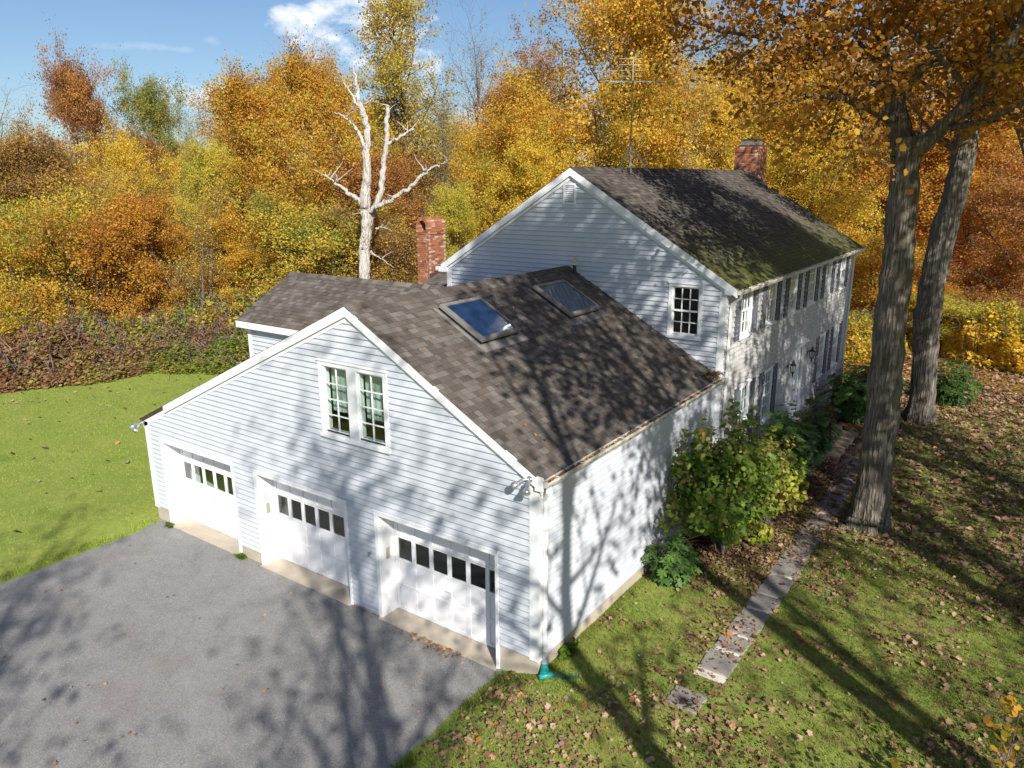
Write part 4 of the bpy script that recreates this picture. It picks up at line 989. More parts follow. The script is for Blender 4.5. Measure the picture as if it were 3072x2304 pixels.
def make_tree(seed, H, spread, start, n1, n2, n3, per, leaf, sig=.3, prof='round', r0=None, inc=(1.25, .45), lean=.02, shape=DIAM, skip=0., stems=1, l3=.9):
    """unit prototype with its foot at the origin: returns trunk mesh, crown mesh"""
    rs = np.random.RandomState(seed); T = Tubes(); tips = []; r0 = r0 or H * .018
    for q in range(stems):
        d0 = np.array([rs.normal(0, lean), rs.normal(0, lean), 1.]) if stems == 1 else np.array([math.cos(q * 2.4) * .28, math.sin(q * 2.4) * .28, 1.])
        P = bough(rs, [0, 0, -.3], d0, H * (.93 if q == 0 else .8), 10, .05, .04); R = np.linspace(r0, r0 * .16, 11); R[0] = r0 * 1.35; T.add(P, R, 7); az = rs.uniform(0, 6.28)
        for a in range(n1 // stems):
            t = start + (1 - start) * (a + .5) / (n1 // stems); f = t * 10; i = min(int(f), 9); p = P[i] + (P[i + 1] - P[i]) * (f - i); az += 2.4 + rs.uniform(-.35, .35); u = (t - start) / (1 - start)
            pf = {'round': math.sin(math.pi * (.18 + .74 * u)), 'oval': math.sin(math.pi * (.25 + .66 * u)) ** .8, 'cone': 1.05 - .8 * u, 'vase': .45 + .55 * u, 'column': .9 - .35 * u}[prof]
            ic = inc[0] + (inc[1] - inc[0]) * u + rs.uniform(-.15, .15); L = spread * pf * rs.uniform(.5, 1.3)
            Q = bough(rs, p, [math.cos(az) * math.sin(ic), math.sin(az) * math.sin(ic), math.cos(ic)], L, 5, .11, .07); r = max(.015, np.interp(t, np.linspace(0, 1, 11), R) * .5)
            Rr = np.linspace(r, r * .25, 6); T.add(Q, Rr, 5); branch_tree(rs, T, Q, Rr, n2, n3, L * .48, l3, tips); tips.append(Q[3:])
        tips.append(P[-3:])
    V, F, A = cloud(rs, tips, per, sig, leaf, shape, skip=skip); return T.mesh('trunk'), np_mesh('crown', V, F, A)
G, O_, R_, Y_ = (.085, .130, .020), (.46, .175, .020), (.33, .060, .022), (.56, .33, .030)
PAL = dict(
    gold=[(0.330, 0.171, 0.040), (0.440, 0.410, 0.069), (0.660, 0.353, 0.046), (0.792, 0.513, 0.069), (0.858, 0.661, 0.115)], orange=[(0.242, 0.137, 0.052), (0.462, 0.228, 0.052), (0.660, 0.331, 0.052), (0.748, 0.456, 0.069), (0.550, 0.479, 0.092)],
    goldlime=[(0.242, 0.251, 0.057), (0.506, 0.479, 0.069), (0.770, 0.524, 0.057), (0.858, 0.661, 0.103), (0.660, 0.410, 0.057)], lime=[(0.242, 0.194, 0.057), (0.418, 0.410, 0.069), (0.638, 0.604, 0.092), (0.770, 0.616, 0.103), (0.506, 0.342, 0.069)],
    rust=[(0.209, 0.114, 0.063), (0.374, 0.182, 0.069), (0.528, 0.262, 0.081), (0.638, 0.388, 0.103)], red=[(0.286, 0.080, 0.046), (0.506, 0.148, 0.052), (0.660, 0.296, 0.057), (0.748, 0.502, 0.081)],
    olive=[(0.132, 0.160, 0.052), (0.220, 0.262, 0.063), (0.396, 0.365, 0.075), (0.572, 0.433, 0.086)], ochre=[(0.220, 0.171, 0.063), (0.396, 0.274, 0.069), (0.638, 0.479, 0.092), (0.616, 0.570, 0.115), (0.374, 0.365, 0.081)],
    brown=[(0.176, 0.114, 0.063), (0.319, 0.205, 0.081), (0.506, 0.319, 0.098), (0.682, 0.456, 0.115)], pink=[(0.396, 0.217, 0.115), (0.616, 0.376, 0.149), (0.726, 0.513, 0.161), (0.726, 0.627, 0.196)],
    vine=[(0.220, 0.160, 0.057), (0.528, 0.274, 0.052), (0.726, 0.410, 0.057), (0.550, 0.524, 0.092), (0.660, 0.342, 0.046)], greengold=[(0.165, 0.205, 0.057), (0.330, 0.388, 0.069), (0.638, 0.524, 0.069), (0.770, 0.547, 0.081), (0.396, 0.251, 0.057)],
    bramble=[(.20, .09, .07), (.36, .17, .12), (.42, .26, .14), (.36, .36, .11), (.58, .46, .11)], brgreen=[(0.110, 0.171, 0.034), (0.220, 0.319, 0.052), (0.363, 0.410, 0.069), (0.330, 0.228, 0.092), (0.616, 0.524, 0.103)],
    oak=[(.20, .10, .03), (.40, .19, .036), (.56, .30, .04), (.68, .46, .06)])
def LM(n): return m_leaf('leaves_' + n, PAL[n])
TR = {}
def plant(proto, name, loc, sxy, sz, rot, leafm, bark, label, cat='tree', group=None, parts=('trunk', 'crown')):
    tm, cm = proto; r = empty(name, loc); r.rotation_euler = (0, 0, rot); r.scale = (sxy, sxy, sz)
    for nm, me, mt in ((parts[0], tm, bark), (parts[1], cm, leafm)):
        if me is None or mt is None: continue
        o = bpy.data.objects.new(nm, me); COL.objects.link(o); o.parent = r
        if not me.materials: me.materials.append(mt)
        o.material_slots[0].link = 'OBJECT'; o.material_slots[0].material = mt
    return setp(r, label, cat, group)
PR = dict(
    maple=make_tree(1, 10, 4.4, .10, 26, 8, 5, 80, .074, .20, 'round', skip=.20), maple2=make_tree(2, 10, 4.0, .06, 28, 8, 5, 76, .074, .20, 'oval', skip=.20),
    tall=make_tree(3, 14, 3.4, .22, 26, 6, 6, 28, .080, .14, 'oval', inc=(1.0, .3)), bare=make_tree(4, 12, 3.4, .22, 24, 8, 7, 1.3, .07, .06, 'vase', inc=(.85, .25), l3=1.1),
    vine=make_tree(5, 10, 3.6, .02, 32, 8, 5, 76, .074, .20, 'oval', inc=(1.5, .5), skip=.18), open=make_tree(6, 12, 4.2, .25, 22, 7, 6, 30, .080, .13, 'vase', inc=(1.0, .3)),
    thicket=make_tree(7, 6, 2.8, .05, 28, 7, 5, 50, .062, .17, 'round', stems=4, skip=.18), sapling=make_tree(8, 8, 2.6, .15, 18, 7, 5, 7, .07, .10, 'vase', inc=(.8, .3), stems=3))
WIDE = dict(maple=1.32, maple2=1.32, vine=1.28, thicket=1.35)
def extent(pr):
    co = []
    for me in pr: a = np.empty(len(me.vertices) * 3, np.float32); me.vertices.foreach_get('co', a); co.append(a.reshape(-1, 3))
    c = np.concatenate(co); return float(np.percentile(c[:, 2], 99.6)), 2 * float(np.percentile(np.hypot(c[:, 0], c[:, 1]), 96))
PSZ = {k: extent(v) for k, v in PR.items()}
P_ = 'palebark'; B_ = 'trunk2'
TREES = [
 ('bare', 60, 180, 170, 62, 'ochre', P_, 'nearly bare twiggy tree at the left end of the skyline'), ('maple2', 205, 116, 150, 58, 'rust', B_, 'rusty red tree standing tallest on the left skyline'),
 ('maple', 352, 162, 105, 60, 'olive', P_, 'olive green tree with rounded crown right of the rusty red one'), ('bare', 462, 205, 120, 64, 'brown', P_, 'pale leafless tree in the skyline gap left of centre'),
 ('maple', 548, 188, 100, 54, 'red', B_, 'small red-orange crown beside the skyline gap'), ('maple', 10, 320, 210, 50, 'greengold', B_, 'green-gold tree cut by the left edge of the photo'),
 ('vine', 128, 290, 190, 48, 'brown', B_, 'brown vine-hung tree below the bare twiggy one'), ('maple2', 255, 285, 160, 47, 'goldlime', B_, 'bright yellow tree below the rusty red one'),
 ('tall', 335, 300, 150, 50, 'rust', B_, 'thin rust-brown tree below the olive green one'), ('vine', 412, 305, 130, 45, 'lime', B_, 'lime yellow vine column below the skyline gap'),
 ('maple', 490, 285, 160, 50, 'orange', B_, 'orange tree between the skyline gap and the vine mass'), ('thicket', 40, 410, 210, 43, 'greengold', B_, 'green-yellow thicket tree at the left edge above the brambles'),
 ('thicket', 150, 430, 200, 42, 'orange', B_, 'orange thicket tree above the purple brambles'), ('vine', 275, 420, 170, 43, 'orange', B_, 'brown-orange thicket tree left of the pale saplings'),
 ('sapling', 390, 395, 180, 41, 'ochre', P_, 'clump of pale bare-stemmed saplings in front of the left woods'), ('maple2', 470, 450, 170, 42, 'gold', B_, 'golden bushy tree right of the pale saplings'),
 ('maple2', 565, 320, 190, 45, 'vine', B_, 'orange and green tree at the left flank of the tall vine mass'), ('vine', 640, 165, 250, 47, 'vine', B_, 'broad orange vine-draped tree left of the dead white tree'),
 ('vine', 748, 118, 220, 49, 'vine', B_, 'tallest vine-draped tree directly behind the dead white tree'), ('bare', 705, 66, 150, 60, 'brown', P_, 'leafless twig top rising above the vine mass'),
 ('maple', 835, 320, 190, 46, 'rust', B_, 'dark rust tree right behind the dead white tree'), ('thicket', 690, 420, 250, 41, 'greengold', B_, 'green-gold undergrowth tree left of the dead white trunk'),
 ('thicket', 800, 450, 190, 41, 'brown', B_, 'brown undergrowth tree right of the dead white trunk'), ('tall', 905, -30, 250, 52, 'ochre', B_, 'tall sparse yellow-leaved tree left of the sky gap'),
 ('bare', 1030, 0, 200, 60, 'pink', P_, 'tall nearly bare tree with few reddish leaves in the sky gap'), ('vine', 955, 400, 130, 41, 'lime', B_, 'yellow-green vine tree behind the arched chimney'),
 ('maple', 1085, 215, 240, 46, 'gold', B_, 'golden orange maple between the arched chimney and the gable peak'), ('open', 1190, 50, 170, 58, 'rust', B_, 'sparse reddish-brown tree left of the great golden maple'),
 ('maple', 1305, -70, 300, 48, 'gold', B_, 'great golden maple rising over the gable peak'), ('maple2', 1180, 290, 220, 42, 'goldlime', B_, 'yellow-green and gold maple just left of the gable peak'),
 ('open', 1455, 30, 240, 56, 'pink', P_, 'pinkish orange open tree behind the television antenna'), ('maple2', 1385, 240, 190, 46, 'greengold', B_, 'green and gold tree at the foot of the antenna'),
 ('maple', 1530, 180, 240, 49, 'goldlime', B_, 'yellow maple behind the square chimney'), ('bare', 1570, -60, 280, 62, 'brown', B_, 'bare branching tree against the sky above the square chimney'),
 ('maple', 1690, 150, 220, 51, 'gold', B_, 'golden orange maple right behind the square chimney'), ('maple2', 1770, 250, 230, 47, 'goldlime', B_, 'yellow maple beyond the far end of the house roof'),
 ('maple', 1890, 190, 230, 53, 'orange', B_, 'orange maple behind the nearer trunk of the big lawn trees'), ('maple2', 2015, 190, 220, 55, 'red', B_, 'red maple seen between the big lawn trunks'),
 ('maple', 2140, 220, 240, 51, 'orange', B_, 'orange maple in the right background'), ('thicket', 1905, 500, 190, 45, 'gold', B_, 'low golden tree past the far corner of the house'),
 ('thicket', 2060, 500, 170, 48, 'red', B_, 'low red tree behind the further lawn trunk'), ('maple2', 2250, 300, 230, 46, 'rust', B_, 'rust tree cut by the right edge of the photo'),
 ('maple', 80, 345, 240, 56, 'orange', B_, 'orange tree filling the gap under the left end of the skyline'), ('maple2', 300, 335, 200, 54, 'gold', B_, 'golden tree half hidden below the olive green one'), ('maple2', 430, 335, 170, 56, 'orange', B_, 'orange tree low in the skyline gap'),
 ('maple', 860, 200, 220, 56, 'ochre', B_, 'ochre tree filling behind the tall sparse yellow one'), ('maple2', 980, 260, 190, 54, 'goldlime', B_, 'yellow tree at the foot of the sky gap'), ('maple', 1150, 150, 200, 60, 'orange', B_, 'orange tree behind the golden orange maple'), ('maple2', 1420, 120, 240, 60, 'orange', B_, 'orange tree behind the antenna head'),
 ('maple', 1600, 90, 260, 62, 'gold', B_, 'golden tree high behind the square chimney'), ('maple2', 1740, 100, 240, 60, 'orange', B_, 'orange tree high beyond the far roof end'), ('maple', 1960, 80, 260, 62, 'gold', B_, 'golden tree high between the big lawn trunks'), ('maple2', 2120, 60, 260, 60, 'orange', B_, 'orange tree high in the right background'),
 ('sapling', 180, 360, 150, 44, 'ochre', P_, 'pale twiggy sapling left of the brown-orange thicket tree'), ('bare', 310, 330, 150, 45, 'brown', P_, 'thin leafless tree in front of the bright yellow one'), ('sapling', 590, 440, 130, 42, 'brown', P_, 'pale twiggy sapling before the green-gold undergrowth'),
 ('bare', 960, 150, 150, 44, 'ochre', P_, 'bare leaning tree just right of the dead white tree'), ('sapling', 1450, 200, 170, 45, 'pink', P_, 'twiggy sapling right beside the antenna mast'),
 ('thicket', 2150, 640, 180, 42, 'lime', B_, 'bright lime yellow shrub tree at the edge of the right lawn'), ('thicket', 1985, 600, 150, 44, 'orange', B_, 'orange shrub at the far edge of the right lawn')]
rt = random.Random(4)
for pr, x, yt, wp, D, lf, bk, lab in TREES:
    X, Y = spot(x, D); z0 = float(gz(X, Y)); H = topz(x, yt, D) - z0; wm_ = wp * 1.3888 / 2262.32 * D; ph, pw = PSZ[pr]
    plant(PR[pr], 'shrub' if 'shrub' in lab and 'tree' not in lab else 'tree', (X, Y, z0), wm_ / pw * WIDE.get(pr, 1.05), H / ph, rt.uniform(0, 6.28), LM(lf), M[bk], lab, 'tree', 'autumn trees of the wood')
# ------------------------------------------------------------------ brambles along the lawn
def hump(seed, n, leaf, shape=DIAM):
    rs = np.random.RandomState(seed); T = Tubes()
    r = np.sqrt(rs.uniform(0, 1, n)); a = rs.uniform(0, 6.28, n); x, y = r * np.cos(a), r * np.sin(a)
    h = (1 - r ** 2) ** .5 * (.68 + .22 * np.sin(x * 5 + seed) * np.cos(y * 6) + .22 * np.sin(x * 11 + y * 7 + seed * 2) + .12 * np.sin(y * 17 - x * 13)) ; z = h * np.where(rs.uniform(0, 1, n) < .65, rs.uniform(.82, 1.06, n), rs.uniform(.05, .9, n)) + .04
    for i in range(60):
        t = rs.uniform(0, 6.28); q = math.sqrt(rs.uniform()) * .9; hh = (1 - q * q) ** .5; b = np.array([q * math.cos(t), q * math.sin(t), 0]); e = rs.normal(0, .25, 3); P = np.array([b, b + [e[0] * .3, e[1] * .3, hh * .6], b + [e[0], e[1], hh * rs.uniform(.95, 1.2)], b + [e[0] * 1.9, e[1] * 1.9, hh * .95]]); T.add(P, np.array([.012, .010, .007, .003]), 3)
    V, F, A = leaves(rs, np.stack([x, y, z], 1), leaf, shape, up=.7, cl=rs.uniform(0, 1, n)); return T.mesh('stems'), np_mesh('foliage', V, F, A)
HU = [hump(21, 14000, .055), hump(22, 14000, .058), hump(23, 14000, .055)]
HUMPS = [(20, 37.6, 1.2, .9, 'brgreen', 'small green clump in front of the leftmost brambles'), (185, 37.9, 1.3, 1.0, 'ochre', 'small ochre clump low at the edge of the left lawn'), (265, 39.8, 2.2, 2.3, 'greengold', 'yellow-green clump rising between purple and green brambles'), (110, 40.2, 2.2, 2.5, 'olive', 'olive clump rising behind the purple brambles'), (430, 38.8, 2.0, 2.2, 'bramble', 'russet clump among the green brambles'), (350, 40.0, 2.2, 2.1, 'bramble', 'russet clump behind the curve of the lawn'), (-30, 39.0, 2.6, 1.7, 'bramble', 'purple-brown bramble patch cut by the left edge'), (60, 38.9, 2.7, 2.4, 'bramble', 'tallest purple-brown bramble patch left of the lawn'), (150, 38.4, 2.4, 1.3, 'bramble', 'purple-brown bramble patch at mid edge of the left lawn'),
 (235, 39.2, 2.4, 2.0, 'bramble', 'last purple bramble patch before the green ones'), (315, 38.8, 2.3, 1.2, 'brgreen', 'low green-brown bramble patch where the lawn edge curves'), (395, 37.9, 2.3, 1.3, 'brgreen', 'green bramble patch behind the top of the left lawn'), (470, 37.2, 2.3, 1.5, 'brgreen', 'bright green bramble patch nearest the side wing'), (545, 36.6, 2.6, 1.8, 'brgreen', 'green bramble patch hidden partly by the side wing'),
 (10, 42, 2.8, 3.0, 'greengold', 'yellow-green bush behind the leftmost brambles'), (110, 42, 2.7, 2.8, 'ochre', 'ochre bush behind the purple brambles'), (205, 42, 2.6, 2.4, 'brown', 'brown bush in the dark hollow behind the brambles'), (300, 42, 2.5, 2.3, 'olive', 'olive bush behind the curve of the lawn'), (385, 41, 2.6, 2.7, 'brgreen', 'tall green bush behind the green brambles'), (465, 40.5, 2.8, 2.9, 'ochre', 'ochre bush above the bright green brambles'), (560, 40, 3.0, 3.2, 'brgreen', 'green bush beyond the side wing roof'), (660, 40, 3.0, 3.4, 'vine', 'orange bush left of the dead tree foot'), (760, 40, 3.2, 3.6, 'ochre', 'ochre bush right of the dead tree foot'), (1900, 40, 2.2, 2.2, 'greengold', 'green-gold bush past the far corner of the house'), (2040, 43, 3, 2.4, 'gold', 'golden bush behind the further lawn trunk'), (2240, 40, 2.6, 2.6, 'goldlime', 'yellow bush at the right end of the lawn')]
for i, (x, D, w, h, lf, lab) in enumerate(HUMPS):
    X, Y = spot(x, D); plant(HU[i % 3], 'bramble' if 'bramble' in lab else 'bush', (X, Y, float(gz(X, Y)) - .05), w, h, i * 1.3, LM(lf), M['palebark'], lab, 'bush', 'bushes along the lawn', ('stems', 'foliage'))
# ------------------------------------------------------------------ deep woodland behind everything
def woodland():
    rs = np.random.RandomState(77); C = []; K = []; T = Tubes()
    for i in range(420):
        x = rs.uniform(-250, 2500); D = rs.uniform(66, 100); X, Y = spot(x, D); h = rs.uniform(3, 11) + 3 * math.sin(x * .006) + (4 if x > 560 else -1.0); h = max(h, 2.5)
        m_ = 240; s = rs.uniform(2.0, 3.2); C.append(np.array([X, Y, h * .5]) + np.clip(rs.normal(0, 1, (m_, 3)), -1.7, 1.7) * [s, s, h * .29]); K.append(np.full(m_, rs.uniform()))
        if i % 2 == 0: T.add(bough(rs, [X, Y, -.2], [rs.normal(0, .06), rs.normal(0, .06), 1], h * 1.15, 4, .05, .0), np.linspace(.16, .04, 5), 4)
    C = np.concatenate(C); ok = C[:, 2] > 0; V, F, A = leaves(rs, C[ok], .25, DIAM, cl=np.concatenate(K)[ok])
    k = m_leaf('leaves_woodland', [(.16, .06, .015), (.33, .12, .018), (.45, .20, .022), (.42, .30, .03), (.20, .20, .03)], scale=.05)
    o = setp(link('woodland', np_mesh('woodland', V, F, A), k), 'dense mass of autumn woodland far behind the house and lawns', 'woodland', kind='stuff')
    setp(link('woodland_trunks', T.mesh('woodland_trunks'), M['trunk2'], o), kind='stuff')
woodland()
# ------------------------------------------------------------------ bleached dead tree
HD = Vector((FW.x, FW.y, 0)).normalized()
def on_plane(x, y, base, off=0.):
    d = pix(x, y); b = Vector(base) + HD * off; t = (b - CAM).dot(HD) / d.dot(HD); return CAM + d * t
def limbs(spec, base, T, k=8, wig=.0, seed=0, sub=3, rscale=1., flute=0.):
    """polylines surveyed on an upright plane, pushed off it for depth"""
    rs = np.random.RandomState(seed); outp = []
    for pts in spec:
        P = []; R = []
        for q in pts: p = on_plane(q[0], q[1], base, q[3] if len(q) > 3 else 0.); P.append(np.array(p)); R.append(q[2] * rscale)
        P = np.array(P); t = np.arange(len(P)); tt = np.linspace(0, len(P) - 1, (len(P) - 1) * sub + 1)
        # smooth interpolation
        Q = np.stack([np.interp(tt, t, P[:, j]) for j in range(3)], 1)
        for _ in range(2): Q[1:-1] = (Q[:-2] + 2 * Q[1:-1] + Q[2:]) / 4
        Rr = np.interp(tt, t, R) * (1 + rs.uniform(-.06, .06, len(tt))); Q[1:-1] += rs.normal(0, wig, (len(Q) - 2, 3)); T.add(Q, Rr, k if len(outp) else k * 2, flute if len(outp) == 0 else flute * .5); outp.append((Q, Rr))
    return outp
def snag():
    D = 36; X, Y = spot(790, D); b = (X, Y, 0.); T = Tubes()
    main = [(786, 930, .50), (788, 760, .46), (789, 600, .38), (786, 540, .35), (793, 480, .33), (787, 440, .34), (795, 380, .29), (792, 330, .25), (795, 290, .20), (788, 250, .17), (774, 215, .13), (768, 180, .10), (764, 148, .04)]
    spec = [main, [(790, 262, .12), (765, 210, .08), (742, 178, .03)], [(793, 330, .14), (775, 285, .12), (750, 255, .07), (722, 242, .03)], [(786, 440, .18), (755, 420, .14), (725, 395, .10), (702, 377, .03)],
            [(792, 505, .22), (802, 465, .22, .3), (822, 420, .21, .4), (830, 350, .19, .5), (836, 290, .17, .5), (838, 240, .15, .5), (836, 228, .12, .5)], [(835, 312, .12, .5), (860, 298, .10, .5), (895, 278, .05, .4)],
            [(798, 455, .17), (820, 442, .16, -.3), (850, 430, .15, -.6), (885, 405, .13, -.8), (915, 375, .10, -1.0), (945, 358, .06, -1.1), (965, 350, .02, -1.2)], [(915, 376, .06, -1.), (918, 362, .02, -1.)],
            [(800, 545, .08), (815, 552, .05, -.2), (827, 560, .015, -.3)], [(812, 495, .06, .3), (822, 492, .05, .3), (834, 490, .015, .2)], [(790, 300, .04), (788, 260, .03, .2), (786, 218, .01, .3)], [(730, 392, .03), (724, 388, .01)]]
    ls = limbs(spec, b, T, 10, .035, 3, 6, .66, .16); rs = np.random.RandomState(8)
    for q, (Q, Rr) in enumerate(ls):
        for n_ in range(5 if q == 0 else 3):
            i = rs.randint(len(Q) // 3, len(Q)); P = bough(rs, Q[i], rs.normal(0, 1, 3) * [1, 1, .3] + [0, 0, .5], rs.uniform(.3, 1.1), 4, .2, .02); T.add(P, np.linspace(.035, .008, 5), 5)
    r = setp(empty('dead_tree', b), 'bleached leafless dead tree standing behind the side wing', 'dead tree'); link('trunk', T.mesh('trunk'), M['snag'], r)
snag()
# ------------------------------------------------------------------ the two big lawn trees and one at the right edge
def big_tree(name, base, spec, seed, label, leaf, per, n2=7, n3=5, extra=(), l2=2.4, skip=.1, leafm='oak', lmin=1, sig=.22):
    T = Tubes(); rs = np.random.RandomState(seed); ls = limbs(spec, base, T, 16, .012, seed, 6, .97, .12); tips = []
    for i, (Q, Rr) in enumerate(ls):
        if i >= lmin: branch_tree(rs, T, Q, Rr, n2, n3, l2, .85, tips, ang=.95, up=.03, lo=.15)
    for (i, frac, az, inc, L, r) in extra:
        Q0, R0 = ls[i]; p = Q0[int(frac * (len(Q0) - 1))]; Q = bough(rs, p, [math.cos(az) * math.sin(inc), math.sin(az) * math.sin(inc), math.cos(inc)], L, 7, .13, .03); Rr = np.linspace(r, r * .25, 8); T.add(Q, Rr, 7); branch_tree(rs, T, Q, Rr, n2, n3, L * .42, .8, tips, up=.03)
    V, F, A = cloud(rs, tips, per, sig, leaf, SIX, up=.2, skip=skip); r = setp(empty(name, base), label, 'tree')
    link('trunk', T.mesh('trunk'), M['ltrunk'], r); link('crown', np_mesh('crown', V, F, A), LM(leafm), r); return r
def ring(n, i, z0, az0, inc, L, r, f0=.3):
    return [(i, f0 + (1 - f0) * k / n, az0 + k * 2.4, inc - .05 * k, L * (1.1 - .05 * k), r) for k in range(n)]
bA = (3.15, 9.05, float(gz(3.15, 9.05)))
sA = [[(1866, 1158, .60), (1870, 1128, .47), (1880, 1080, .40), (1892, 1000, .38), (1906, 900, .355), (1918, 760, .335), (1935, 600, .325), (1948, 450, .31), (1957, 350, .30), (1958, 300, .27)],
      [(1957, 335, .26), (1935, 240, .21, .3), (1910, 140, .17, .5), (1890, 40, .14, .6), (1870, -80, .11, .6), (1860, -260, .06, .6)], [(1960, 330, .20), (2005, 300, .17, -.3), (2060, 255, .15, -.6), (2120, 190, .12, -.8), (2190, 90, .09, -.9), (2240, -60, .05, -1)],
      [(1905, 125, .11, .5), (1840, 105, .09, .9), (1760, 70, .07, 1.4), (1680, 30, .04, 1.8)], [(1940, 265, .10, .3), (1880, 235, .08, -.5), (1810, 210, .06, -1.2), (1740, 205, .03, -1.8)]]
big_tree('lawn_tree', bA, sA, 31, 'nearer big grey-trunked tree beside the stone path', .095, 40, 9, 5, ring(7, 1, 0, .5, 1.2, 4.2, .09, .35) + ring(4, 2, 0, 1.5, 1.2, 3.2, .07, .4), 2.0, .12)
bB = (3.2, 18.5, float(gz(3.2, 18.5)))
sB = [[(1982, 940, .55), (1986, 905, .44), (1992, 850, .40), (1998, 760, .38), (2003, 690, .38), (2016, 600, .38), (2038, 500, .37), (2063, 420, .36), (2082, 333, .34), (2094, 262, .32)],
      [(2093, 270, .26), (2112, 190, .22, .3), (2135, 90, .18, .5), (2150, -40, .12, .6), (2150, -160, .06, .6)], [(2090, 300, .16), (2060, 220, .14, -.5), (2045, 130, .11, -.9), (2035, 20, .07, -1.2)], [(2084, 330, .14), (2030, 300, .12, .6), (1970, 285, .09, 1.2), (1900, 290, .05, 1.6)], [(2096, 255, .15), (2150, 225, .13, -.4), (2210, 215, .10, -.8), (2290, 190, .06, -1.2)]]
big_tree('lawn_tree', bB, sB, 32, 'further big grey-trunked tree leaning right behind the nearer one', .105, 40, 9, 5, ring(6, 1, 0, 0, 1.25, 5.0, .10, .2), 2.4, .12)
bC = (6.35, 27.3, float(gz(6.35, 27.3)))
sC = [[(2246, 845, .40), (2246, 800, .26), (2246, 640, .24), (2240, 480, .22), (2236, 360, .20)], [(2236, 365, .2), (2190, 240, .15, .5), (2150, 100, .10, .8), (2140, 0, .05, .8)], [(2236, 370, .16), (2256, 260, .13, -.5), (2290, 120, .08, -.5)]]
big_tree('lawn_tree', bC, sC, 33, 'slimmer tree at the right edge of the photo, furthest on the lawn', .17, 20, 6, 5, ring(5, 1, 0, 0, 1.2, 4., .08, .2), 2.2, .12, 'red')
# trees that stand outside the picture on the sunny side and throw the dappled shade
SH = make_tree(51, 17, 5.0, .42, 20, 6, 4, 13, .17, .34, 'round', r0=.27, inc=(1.05, .35), skip=.12, l3=1.0)
SH4 = make_tree(54, 17, 3.6, .45, 16, 6, 5, 9, .12, .2, 'oval', r0=.24, inc=(.95, .3), skip=.15, l3=.9)
SH5 = make_tree(55, 18, 4.6, .50, 22, 7, 4, 19, .15, .30, 'round', r0=.26, inc=(1.1, .3), skip=.08, l3=1.0)
SH3 = make_tree(53, 17, 5.2, .40, 16, 5, 4, 4, .17, .34, 'round', r0=.30, inc=(1.0, .3), skip=.25, l3=1.0)
SH2 = make_tree(52, 18, 4.8, .50, 20, 6, 4, 15, .17, .36, 'round', r0=.26, inc=(1.1, .3), skip=.10, l3=1.0)
SHADE = [(10.2, -6.3, 1.0, 0, SH3, 'shade tree right of the camera, nearest the garage corner'), (10.9, -1.7, 1.06, 1.2, SH5, 'shade tree right of the camera, opposite the garage side'), (11.8, 2.6, 1.0, 2.6, SH, 'shade tree right of the camera, level with the stone path'),
         (12.0, 8.2, 1.0, 4.0, SH2, 'shade tree right of the camera, level with the front door'), (10.3, -10.9, .95, .7, SH3, 'shade tree behind the camera, east of the driveway'), (1.2, -20.0, 1.0, 3.1, SH2, 'shade tree behind the camera, at the end of the driveway'), (17.5, -7.0, 1.0, 5.0, SH3, 'shade tree behind the camera, furthest from the house'),
         (18.5, -1.5, 1.0, 2.0, SH, 'shade tree far right of the camera, beyond the near lawn'), (17.0, 5.0, 1.0, 3.6, SH, 'shade tree far right of the camera, beyond the far lawn'), (13.0, -15.0, 1.0, 4.4, SH3, 'shade tree behind the camera, right of the driveway mouth'),
         (9.6, 5.4, .9, 1.9, SH4, 'slim shade tree just outside the right edge, near the path'), (11.0, 9.6, .9, 3.3, SH4, 'slim shade tree just outside the right edge, near the door'), (6.5, -17.5, .95, 2.2, SH3, 'shade tree behind the camera, on the drive side')]
for x, y, k, r, pr, lab in SHADE:
    plant(pr, 'shade_tree', (x, y, float(gz(x, y))), k, k, r, LM('oak'), M['ltrunk'], lab, 'tree', 'shade trees outside the picture')
